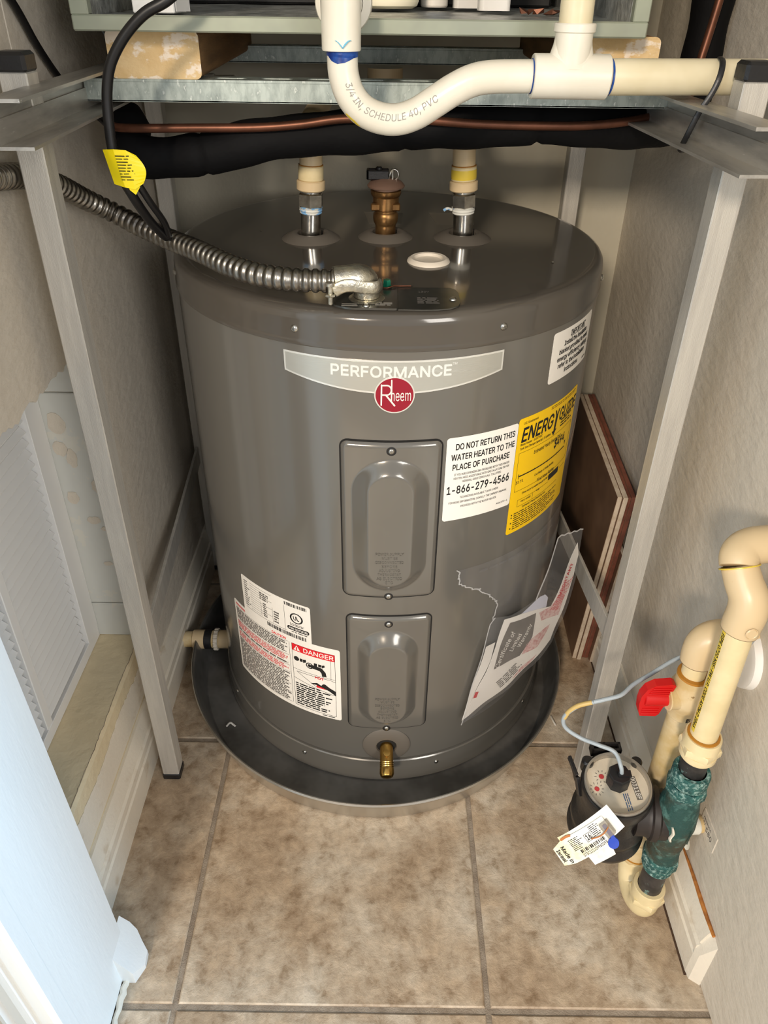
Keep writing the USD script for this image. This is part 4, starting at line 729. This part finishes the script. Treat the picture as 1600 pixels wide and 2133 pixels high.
part(ec, 'strap', tube([(-.0560, .7590, .8200), (-.046, .7590, .8255), (-.036, .7610, .8262), (-.022, .7655, .8225), (-.0105, .7700, .8215), (-.0055, .7780, .8230)], .0070, 14, 6, flat=(.28, 1)), 'zinc', True, label='clamp strap')
part(ec, 'clamp_screw', join(rod((-.0590, .7575, .8060), (-.0590, .7575, .8290), .0028, 14), lathe([(0, 0), (.0046, 0), (.0050, .001), (.0046, .004), (0, .0042)], (-.0590, .7575, .8265), n=18), rod((-.0590, .7575, .8150), (-.0590, .7575, .8180), .0058, 6)), 'zinc')

# ================================================================== CABLES ON THE LEFT
solo('power_cable', tube([(-.172, .83, 1.12), (-.186, .812, 1.0950), (-.204, .802, 1.0790), (-.226, .800, 1.0680), (-.2445, .800, 1.0530), (-.2590, .800, 1.0360), (-.2680, .800, 1.0200), (-.2740, .800, .9980), (-.2765, .800, .975), (-.2775, .800, .951), (-.2755, .802, .930), (-.2700, .812, .9050), (-.2640, .838, .8720), (-.2590, .862, .8500), (-.2570, .872, .8430)], .0051, 18, 8), 'black_cable', 'thick black cable looping from the air handler down to the conduit', 'cable')
solo('control_cable', tube([(-.3785, .80, 1.13), (-.3785, .873, 1.076), (-.3780, .912, 1.034), (-.3775, .955, .998), (-.374, 1.0, .966), (-.345, .985, .948), (-.305, .885, .9480), (-.2880, .835, .9440), (-.2745, .818, .9330), (-.2640, .815, .9180), (-.2560, .828, .8920), (-.2510, .850, .8660), (-.2530, .868, .8460)], .0038, 16, 8), 'black_cable', 'thin black cable running down the left wall behind the rail to the yellow tag', 'cable')
yt = thing('cable_tag', 'bright yellow printed tag folded round the black cables at left', 'tag', (-.27, .795, .93))
fold = [(-.2870, .7985, 0), (-.2745, .7925, 0), (-.2625, .7935, .0), (-.2545, .7985, 0)]
g = []; nT = 10
for i in range(4):
    x, y, _ = fold[i]; top = [.9500, .9515, .9505, .9450][i]; bot = [.9170, .9150, .9130, .9180][i]
    for k in range(nT):
        f = k / (nT - 1); bulge = math.sin(f * math.pi) * (.006 if i == 3 else 0); g.append((x + .006 * f * (1 if i < 2 else .6) + bulge, y, top + (bot - top) * f))
F = []
for i in range(3):
    for k in range(nT - 1):
        a = i * nT + k; F += [(a, a + 1, a + nT + 1), (a, a + nT + 1, a + nT)]
tm = trimesh.Trimesh(np.array(g), F, process=False); tm2 = tm.copy(); tm2.invert(); tm2.vertices[:, 1] += .0006
part(yt, 'label_face', join(tm, tm2), 'tag_yellow', False)
part(yt, 'curled_end', hull([(-.2660, .7945, .9175), (-.2545, .7975, .9150), (-.2600, .7965, .9070), (-.2650, .7950, .9120), (-.2600, .7972, .9075), (-.2548, .7982, .9150), (-.2660, .7952, .9175)]), 'tag_yellow', False)
m = microprint(-.2735, -.2590, .9210, .9465, 9, .30, 61, .25)
part(yt, 'tag_print', warp(m, lambda v: np.c_[v[:, 0] + (.9465 - v[:, 1]) * .12, np.interp(v[:, 0], [-.2745, -.2625, -.2545], [.7920, .7930, .7980]) - .0004, v[:, 1] + .10 * (-.26 - v[:, 0]) * .2]), 'print_black', False)

solo('thin_wire', tube([(-.3800, 1.0400, 1.0870), (-.3780, 1.10, 1.0620), (-.3760, 1.135, 1.030), (-.372, 1.16, 1.0080), (-.366, 1.165, .990)], .0012, 8, 6), 'wire_grey', 'thin grey control wire hanging on the left wall behind the black cable', 'wire')

# ================================================================== LEFTOVER TILES LEANING IN THE RIGHT CORNER
x = .3700
labs = ['brown-faced spare tile nearest the heater in the stack leaning on the right wall', 'second spare tile from the heater with pale edge in the leaning stack', 'first red-edged spare tile in the middle of the leaning stack', 'second red-edged spare tile in the leaning stack', 'pale-edged spare tile against the right baseboard']
for i, (w, mat, dy0, dz) in enumerate(((.0074, 'tile_body', 0, 0), (.0078, 'tile_body', -.004, .001), (.0068, 'tile_red', .002, -.002), (.0066, 'tile_red', .001, -.001), (.0062, 'tile_body', -.010, -.12))):
    L, Hh = .315, .405 + dz; t = thing('spare_tile', labs[i], 'tile', (x, 1.02 + dy0, 0), 'leftover tiles leaning on the right wall')
    def tf(m, x0=x, yy=1.02 + dy0):
        v = np.asarray(m.vertices); c, s = math.cos(.085), math.sin(.085); y, z = v[:, 1] * c - v[:, 2] * s, v[:, 1] * s + v[:, 2] * c
        return trimesh.Trimesh(np.c_[v[:, 0] + x0 + .018 * z, y + yy, z + .0005], m.faces, process=False)
    part(t, 'tile_body', tf(cb(0, w, 0, L, 0, Hh, .0008)), mat)
    part(t, 'glaze', tf(cb(-.0006, .0006, .0012, L - .0012, .0012, Hh - .0012, .0004)), 'tile_glaze', label='brown glazed face')
    x += w + .0006

# ================================================================== WATER METER PIPEWORK ON THE RIGHT
qx, qy = .3650, .5460      # meter riser
q2x, q2y = .3640, .6060    # return riser
ip = thing('meter_riser', 'cream printed CPVC pipe bending from the wall down to the green meter fitting', 'water pipe', (qx, qy, .37))
part(ip, 'wall_pipe', rod((.430, .6030, .6165), (.3940, .6030, .6150), .0160, 28), 'cpvc_dirty')
part(ip, 'upper_elbow', tube([(.418, .6030, .6160), (.396, .6030, .6150), (.3790, .6010, .6135), (.3680, .5970, .6105), (.3625, .5910, .6060), (.3612, .5845, .5995)], [.0186, .0192, .0196, .0194, .0194, .0186], 28, 8), 'cpvc_tan', True)
part(ip, 'glue_ring', lathe([(.0180, 0), (.0200, .0004), (.0200, .0014), (.0180, .0018)], (.3618, .5850, .6000), (.15, -.62, -.77), 30), 'glue_yellow')
part(ip, 'lower_elbow', tube([(.3618, .5850, .6000), (.3650, .5740, .5880), (.3690, .5640, .5770), (.3690, .5585, .5640), (.3668, .5565, .5500), (.3656, .5556, .5400)], [.0180, .0186, .0192, .0194, .0190, .0184], 28, 8), 'cpvc_tan', True)
part(ip, 'mould_mark', lathe([(0, .0006), (.0050, .0006), (.0056, 0), (.0062, .0006), (.0066, 0)], (.3655 + .002, .5560 - .0192, .5530), (.1, -1, .1), 20), 'cpvc_tan')
part(ip, 'pipe', rod((.3655, .5556, .5440), (.3650, .5490, .3760), .0152, 32), 'cpvc', label='pale printed pipe')
pa, pb = V(.3655, .5556, .5400), V(.3650, .5490, .3850); pd_ = (pb - pa) / np.linalg.norm(pb - pa)
def on_pipe(v):    # u runs down the pipe, v round it
    e1 = np.cross(pd_, V(0, 1, 0)); e1 /= np.linalg.norm(e1); e2 = np.cross(pd_, e1); a = 3.02 - v[:, 1] / .0152
    c = pa + v[:, :1] * pd_; R = (.0154 + v[:, 2])[:, None]
    return c + R * (np.cos(a)[:, None] * e1 + np.sin(a)[:, None] * e2)
tl_ = sub(text('PIPE 0720 NSF-PW U.P. CODE ASTM D 2846', .0042, True, .138, .004, -.002, shear=.15), .003)
PR = Polygon([(0, -.003), (.148, -.003), (.148, .003), (0, .003)])
part(ip, 'print_band', warp(lift(sub(flatpoly(affinity.translate(PR, 0, -.0005)), .003), -.0001), on_pipe), 'glue_yellow', False, label='yellow print line')
part(ip, 'lettering', warp(lift(tl_, .0001), on_pipe), 'print_black', False)
part(ip, 'glue_ring', lathe([(.0150, 0), (.0182, .0002), (.0176, .0022), (.0152, .0026)], (.3650, .5490, .3835), (0, 0, 1), 30), 'glue_brown')
ad = part(ip, 'threaded_adapter', join(lathe([(.0152, .018), (.0196, .0185), (.0204, .0165), (.0206, .004), (.0210, 0), (0, 0)][::-1], (.3650, .5485, .3660), (0, 0, 1), 36), lathe([(0, 0), (.0222, 0), (.0234, .0015), (.0234, .0090), (.0222, .0105), (0, .0105)], (.3650, .5482, .3600), (0, 0, 1), 6), lathe([(0, 0), (.0192, 0), (.0208, .003), (.0208, .011), (0, .011)], (.3650, .5480, .3500), (0, 0, 1), 36)), 'cpvc', label='cream threaded adapter with hex')

mf = thing('meter_manifold', 'green corroded bronze pipe fitting carrying the water meter', 'pipe fitting', (qx, qy, .2))
part(mf, 'upper_nipple', lathe([(0, 0), (.0150, 0), (.0150, .045), (0, .045)], (qx, qy + .001, .308), n=28), 'nipple_dark', label='dark corroded nipple')
part(mf, 'upper_union', join(lathe([(.0152, 0), (.0200, 0), (.0215, .002), (.0215, .019), (.0200, .0215), (.0160, .0215)], (qx, qy, .304), n=32), lathe([(0, 0), (.0225, 0), (.0238, .002), (.0238, .013), (.0222, .016), (0, .016)], (qx, qy, .287), n=8)), 'patina_crust', 40, label='crusted union nut')
part(mf, 'body', join(lathe([(0, 0), (.0200, 0), (.0210, .004), (.0196, .020), (.0230, .050), (.0255, .075), (.0235, .105), (.0200, .125), (.0192, .140), (0, .140)], (qx, qy, .152), n=36), lathe([(0, 0), (.0240, 0), (.0235, .018), (.0225, .030), (0, .030)], (qx, qy + .002, .222), (-1, .05, .02), n=32), hull([V(qx + .012, qy - .004, .225) + V(*d) for d in ((0, 0, .030), (0, 0, -.030), (.014, 0, .012), (.014, 0, -.016), (0, -.020, .010), (0, -.020, -.014), (0, .012, 0))])), 'patina', True)
part(mf, 'lower_union', join(lathe([(0, 0), (.0215, 0), (.0232, .003), (.0232, .016), (.0212, .019), (0, .019)], (qx, qy - .0005, .136), n=8), lathe([(0, 0), (.0185, 0), (.0196, .003), (.0196, .014), (0, .014)], (qx, qy - .0005, .124), n=32)), 'patina_crust', 40, label='crusted lower union nut')
part(mf, 'lower_nipple', lathe([(0, 0), (.0152, 0), (.0152, .060), (0, .060)], (qx, qy - .001, .072), n=28), 'nipple_dark', label='dark lower nipple')
part(mf, 'paint_drip', tube([(qx - .012, qy - .0215, .243), (qx - .010, qy - .0235, .234), (qx - .012, qy - .024, .224), (qx - .009, qy - .0225, .217)], [.0022, .0035, .0022, .0036, .002], 10, 5, flat=(1, .5)), 'trim_white', label='drip of white paint')

rp = thing('return_riser', 'older cream CPVC pipe with ball valve running behind the green fitting to the floor elbow', 'water pipe', (q2x, q2y, .05))
part(rp, 'wall_elbow', tube([(.432, .6120, .4760), (.405, .6120, .4760), (.3840, .6115, .4750), (.3720, .6100, .4710), (.3655, .6090, .4620), (.3640, .6080, .4500), (.3640, .6070, .4390)], [.0178, .0186, .0190, .0192, .0188, .0186, .0184], 28, 8), 'cpvc_tan', True)
part(rp, 'upper_pipe', rod((q2x, q2y + .001, .450), (q2x + .001, q2y, .390), .0136, 28), 'cpvc')
part(rp, 'glue_ring', lathe([(.0134, 0), (.0186, 0), (.0180, .0022), (.0134, .0026)], (q2x + .001, q2y, .4175), n=30), 'glue_brown')
vb = part(rp, 'valve_body', join(lathe([(0, 0), (.0178, 0), (.0186, .002), (.0186, .014), (.0226, .022), (.0240, .032), (.0228, .043), (.0190, .054), (.0188, .0655), (.0176, .0665), (0, .0665)], (q2x + .002, q2y, .3520), n=36), lathe([(0, 0), (.0165, .010), (.0150, .022), (.0160, .0265), (.0150, .0275), (0, .0275)], (q2x + .002, q2y - .002, .3840), (-1, -.1, 0), n=30)), 'cpvc_dirty', 40, label='speckled ball valve body')
hx, hy, hz = .3370, .6020, .3835
wing = Polygon([(-.0290, -.0060), (-.0285, .0050), (-.0240, .0165), (-.0150, .0235), (.0030, .0260), (.0065, .0240), (.0030, .0080), (.0040, .0020), (.0040, -.0080), (-.0010, -.0110), (-.0040, -.0240), (-.0070, -.0275), (-.0250, -.0270), (-.0275, -.0200)]).buffer(.0008)
part(vb, 'handle', join(rod((hx + .004, hy, hz - .001), (hx - .024, hy, hz - .001), .0100, 24), prism(wing, (hx, hy + .0055, hz), (1, 0, 0), (0, 0, 1), .0110),
    [bars((hx - .022 + .0012 * k, hy - .0060, hz + .0105 + k * .0032), (hx + .002 + .0006 * k, hy - .0060, hz + .0105 + k * .0032), .0014, .0014, (0, -1, 0), .0002) for k in range(4)], [bars((hx - .0250, hy - .0060, hz - .0150 - k * .0035), (hx - .0050, hy - .0060, hz - .0150 - k * .0035), .0014, .0014, (0, -1, 0), .0002) for k in range(3)]), 'valve_red', 40, label='ribbed red handle')
part(rp, 'barcode_label', warp(lift(barcode(-.006, .012, 0, .007, 9, 71), .0), lambda v: np.c_[q2x + (.0188 + v[:, 2]) * np.sin(v[:, 0] / .0188 + .3), q2y - (.0189 + v[:, 2]) * np.cos(v[:, 0] / .0188 + .3), .3550 + v[:, 1]]), 'print_black', False)
part(rp, 'lower_pipe', rod((q2x + .001, q2y, .356), (.3600, .5960, .088), .0146, 28), 'cpvc_dirty', label='dusty brown-stained pipe')
part(rp, 'floor_coupling', join(rod((.3600, .5960, .104), (.3598, .5945, .062), .0182, 30)), 'cpvc_dirty')
part(rp, 'glue_ring', lathe([(.0150, 0), (.0188, 0), (.0182, .003), (.0150, .003)], (.3598, .5950, .0705), n=30), 'glue_brown')
part(rp, 'floor_elbow', tube([(.3600, .5940, .066), (.3602, .5920, .046), (.3610, .5800, .0270), (.3625, .5620, .0240), (.3645, .5475, .0340), (.3650, .5455, .0560)], [.0176, .0186, .0194, .0200, .0200, .0190], 28, 8), 'cpvc', True)
part(rp, 'floor_adapter', join(lathe([(0, 0), (.0190, 0), (.0205, .002), (.0212, .026), (.0200, .028), (.0156, .028), (.0156, .020), (0, .020)], (qx, qy - .0005, .0500), n=36), lathe([(0, 0), (.0232, 0), (.0240, .002), (.0240, .0085), (.0228, .0100), (0, .0100)], (qx, qy - .0005, .0500), n=6)), 'cpvc', label='cream adapter collar with hex')
wpz = thing('wall_plate', 'round white wall escutcheon behind the cream pipes', 'wall plate', (XR, .613, .45))
part(wpz, 'plate', lathe([(0, .011), (.034, .011), (.040, .009), (.042, 0), (0, 0)][::-1], (XR + .001, .6130, .4480), (-1, 0, 0), 40), 'plastic_white')
sb = thing('stub_pipe', 'cut pipe stub with peeling white tape poking from the right wall', 'pipe stub', (XR, .58, .18))
part(sb, 'stub', rod((XR + .005, .5700, .1790), (XR - .026, .5670, .1790), .0105, 24), 'cpvc_dirty')
part(sb, 'peeling_tape', join(lathe([(.0106, 0), (.0118, .002), (.0116, .012), (.0108, .014)], (XR - .006, .569, .179), (-1, -.1, 0), 24), tube([(XR - .020, .5570, .186), (XR - .029, .5510, .180), (XR - .026, .5470, .170), (XR - .020, .552, .163), (XR - .022, .561, .166)], .0060, 10, 6, flat=(.25, 1))), 'tape_white')
part(sb, 'rusty_core', rod((XR - .0255, .5670, .1790), (XR - .0275, .5668, .1790), .0075, 20), 'glue_brown')
ws = struct('trim_2', cb(XR - .0012, XR + .001, .532, .575, .176, .206, .0004), 'wall_paint', 'painted-over paper label on the right wall near the stub')
part(ws, 'wall_print', warp(join(text('W 580', .0075, False, .030, 0, .004), text('7B0M4CA', .0035, False, .022, .001, .0145)), lambda v: np.c_[XR - .0014 - v[:, 2], .571 - v[:, 0], .180 + v[:, 1]]), 'print_dim', False)

# ------------------------------------------------------------------ the meter
mx, my, mz = .2935, .5660, .2640
wm = thing('water_meter', 'black water meter with round dial attached to the green fitting', 'water meter', (mx, my, .14))
tilt = V(-.03, -.10, 1); tilt /= np.linalg.norm(tilt); mc = lambda h: V(mx, my, mz) + tilt * h
part(wm, 'body', lathe([(0, -.112), (.038, -.112), (.046, -.108), (.0485, -.100), (.0485, -.094), (.0450, -.088), (.0440, -.080), (.0470, -.074), (.0470, -.066), (.0430, -.058), (.0400, -.040), (.0415, -.022), (.0440, -.012), (.0440, .000), (.0425, .0025), (.0398, .0025), (.0398, -.004), (0, -.004)], mc(0), tilt, 56), 'meter_black')
part(wm, 'side_port', lathe([(0, 0), (.030, .005), (.0285, .018), (.0300, .022), (.0330, .024), (.0335, .031), (.0300, .034), (.0300, .042), (.0285, .047), (.0250, .050), (0, .050)], V(mx + .0205, my - .006, .2240), (1, -.16, 0), 40), 'meter_brown', label='brown-black side port with union ring')
part(wm, 'bezel', lathe([(.0376, -.0035), (.0376, .0045), (.0386, .0062), (.0402, .0062), (.0410, .0045), (.0410, -.001)], mc(0), tilt, 56), 'dial_ring', label='metal dial bezel')
part(wm, 'dial', lathe([(.0376, -.0028), (0, -.0028)], mc(0), tilt, 48), 'dial_face', label='cream dial face')
part(wm, 'lens', lathe([(.0372, .0030), (.0372, .0042), (.030, .0050), (0, .0054)], mc(0), tilt, 48), 'meter_glass', label='clear dial cover')
ex = np.cross(V(0, 1, 0), tilt); ex /= np.linalg.norm(ex); ey = np.cross(tilt, ex)
def on_dial(m, h, rot=0., ox=0., oy=0.):
    v = m.vertices; c, s = math.cos(rot), math.sin(rot); x_, y_ = v[:, 0] * c - v[:, 1] * s + ox, v[:, 0] * s + v[:, 1] * c + oy
    return trimesh.Trimesh(mc(h) + x_[:, None] * ex + y_[:, None] * ey + v[:, 2:] * tilt, m.faces, process=False)
part(wm, 'register', on_dial(flatpoly(sbox(0, 0, .030, .0072)), -.0026, -1.47, .0175, .012), 'print_dim', False, label='digit register window')
part(wm, 'register_digits', on_dial(text('003118F', .0052, True, .028, .001, .001), -.0024, -1.47, .0175, .012), 'label_white', False)
part(wm, 'blue_print', on_dial(join(microprint(0, .022, 0, .0075, 3, .5, 81, .1)), -.0025, -1.5, .0040, -.010), 'label_blue', False)
part(wm, 'red_pointer', on_dial(flatpoly(Point(-.0165, .0125).buffer(.0032)), -.0024), 'print_red', False); part(wm, 'red_pointer', on_dial(flatpoly(Point(-.0255, -.0035).buffer(.0030)), -.0024), 'print_red', False)
ticks = [LineString([(cx + 1.5 * .0042 * math.cos(a), cy + 1.5 * .0042 * math.sin(a)), (cx + 1.5 * .0056 * math.cos(a), cy + 1.5 * .0056 * math.sin(a))]).buffer(.0003) for cx, cy in ((-.0165, .0125), (-.0255, -.0035)) for a in np.linspace(0, 2 * math.pi, 10, endpoint=False)]
part(wm, 'tick_marks', on_dial(flatpoly(unary_union(ticks).intersection(Point(0, 0).buffer(.035))), -.0025), 'print_dim', False)
part(wm, 'sensor_plug', join(lathe([(0, 0), (.0142, 0), (.0142, .018), (.0125, .021), (0, .021)], mc(.0050) - ex * .001 + ey * .001, tilt, 8), on_dial(trimesh.creation.box(bounds=[[-.004, -.004, .024], [.012, .004, .0275]]), 0)), 'black_plastic', 30, label='faceted black pulse sensor plug')
for px_, py2, sz in ((-.030, .031, .0075), (.031, .030, .0070)):
    part(wm, 'hinge_lug', lathe([(0, -.014), (sz, -.014), (sz, .002), (sz * .7, .005), (0, .005)], mc(0) + ex * px_ + ey * py2, tilt, 18), 'meter_black')
part(wm, 'lid_bracket', join(on_dial(trimesh.creation.box(bounds=[[-.022, .0440, -.010], [.016, .0470, .004]]), 0), on_dial(trimesh.creation.box(bounds=[[-.022, .0440, -.010], [-.019, .0560, .004]]), 0), on_dial(trimesh.creation.box(bounds=[[.013, .0440, -.010], [.016, .0560, .004]]), 0), on_dial(trimesh.creation.box(bounds=[[-.022, .0535, -.010], [.016, .0560, .004]]), 0), on_dial(trimesh.creation.box(bounds=[[-.006, .0440, -.010], [-.003, .0560, .004]]), 0)), 'meter_black')
part(wm, 'lid_arm', join(bars(mc(-.020) - ex * .0440 - ey * .002, mc(.0) - ex * .0475 + ey * .012, .0045, .008, tilt), bars(mc(.0) - ex * .0475 + ey * .012, mc(.004) - ex * .0530 + ey * .036, .004, .007, tilt)), 'meter_black')
sw = thing('sensor_cable', 'thin grey sensor cable looping from the meter plug past the red valve handle', 'cable', (.26, .58, .32))
w1 = [mc(.024) + ex * .001, mc(.036) - ex * .001 + ey * .003, (.2860, .5800, .3085), (.2680, .5880, .3110), (.2480, .6000, .3090), (.2300, .6080, .3180), (.2260, .6080, .3380), (.2390, .6060, .3600), (.2560, .6040, .3700)]
w2 = [(.2560, .6040, .3700), (.2700, .6040, .3755), (.2880, .6070, .3800), (.3050, .6200, .3830), (.3300, .6320, .3900), (.3600, .6420, .405), (.3850, .6430, .4150), (.4030, .6330, .4260), (.4080, .6180, .4420), (.4050, .6000, .4650), (.4000, .5800, .5000), (.3960, .5700, .5400), (.3960, .5550, .5900), (.3960, .5480, .6200), (.4000, .5400, .7000)]
part(sw, 'cable', tube(w1, .0026, 12, 8), 'wire_grey'); part(sw, 'cable', tube(w2, .0026, 12, 8), 'wire_grey')
part(sw, 'yellowed_sleeve', tube([(.2262, .6080, .3360), (.2300, .6075, .3480), (.2390, .6060, .3605), (.2540, .6040, .3695)], .00285, 12, 8), 'wire_yellowed', label='yellowed stretch of cable')

# paper tags hanging on the meter
to = V(.2440, .4990, .2560)      # centre of the label packet
tu = V(.064, .012, .058); tu /= np.linalg.norm(tu); tn = V(.02, -.72, .69); tn = tn - tu * (tn @ tu); tn /= np.linalg.norm(tn); tv = np.cross(tn, tu)
def ont(m, w):
    v = m.vertices; return trimesh.Trimesh(to + v[:, :1] * tu + v[:, 1:2] * tv + (v[:, 2:] + w - 4. * v[:, :1] ** 2) * tn, m.faces, process=False)
mt = thing('meter_tag', 'bundle of white paper tags reading Made in Israel wired to the meter', 'tag', to)
shape = Polygon([(-.0430, -.0150), (-.0430, .0120), (-.0270, .0190), (.0330, .0185), (.0420, -.0080), (.030, -.0140)])
part(mt, 'tag_sheet', ont(sheet(Polygon([(-.0450, -.0125), (-.0440, .0100), (-.0260, .0165), (.0300, .0145), (.0300, -.0080), (.0210, -.0150), (-.030, -.0150)]), .0003, .01), .0012), 'tag_paper', False)
part(mt, 'tag_sheet', ont(sheet(Polygon([(-.0300, .0000), (-.0300, .0195), (.0420, .0200), (.0430, -.0110), (.0280, -.0120)]), .0003, .01), -.0004), 'tag_paper', False, label='yellowed tag sheet')
part(mt, 'tag_sheet', ont(sheet(Polygon([(-.0120, -.0270), (.0160, -.0290), (.0200, -.0090), (-.0130, -.0080)]), .0003, .01), -.0012), 'tag_paper', False)
part(mt, 'rust_mark', ont(flatpoly(LineString([(-.0270, .0160), (-.0200, .0168), (-.0150, .0160)]).buffer(.0014)), .0017), 'tag_rust', False)
q90 = lambda m, ox, oy: trimesh.Trimesh(np.c_[m.vertices[:, 1] * 1 + ox, -m.vertices[:, 0] + oy, m.vertices[:, 2]], m.faces, process=False)
part(mt, 'lettering', ont(join(q90(text('Made in', .0048, True, .0215, 0, 0), -.0345, .0085), q90(text('Israel', .0048, True, .0160, 0, 0), -.0420, .0070), text('16', .0062, True, .0060, .0005, .0010), flatpoly(ringpoly(-.0010, -.0008, .0078, .0085, .0003)), barcode(-.0150, .0180, -.0080, -.0040, 16, 91), text('073C111109960093', .0036, False, .0330, -.0150, -.0128), microprint(-.0210, -.0030, -.0030, .0120, 8, .32, 92, .4), microprint(.0090, .0230, .0000, .0140, 7, .32, 93, .4)), .0018), 'print_black', False)
part(mt, 'seal', ont(trimesh.creation.box(bounds=[[.0220, -.0080, .0012], [.0330, .0090, .0060]]), 0), 'seal_clear', label='clear wire seal housing')
part(mt, 'seal_key', ont(join(prism(affinity.scale(Point(.0230, -.0160).buffer(.0062, 12), 1, 1), (0, 0, .002), (1, 0, 0), (0, 1, 0), .0025), trimesh.creation.box(bounds=[[.0245, -.0130, .002], [.0285, .0060, .0045]])), 0), 'tag_blue', False, label='blue seal key')
part(mt, 'seal_wire', tube([to + tu * .005 + tv * .001 + tn * .003, to + tu * .018 - tv * .001 + tn * .004, to + tu * .030 + tv * .002 + tn * .001, V(.272, .525, .268), V(.284, .530, .262)], .0008, 8, 6), 'tag_rust')

# floor debris
solo('zip_scrap', tube([(.3030, .8800, .002), (.3045, .8700, .0035), (.3080, .8610, .002)], .0016, 8, 5, flat=(1, .5)), 'debris_white', 'tiny white scrap on the tile beside the right front stand leg', 'scrap')
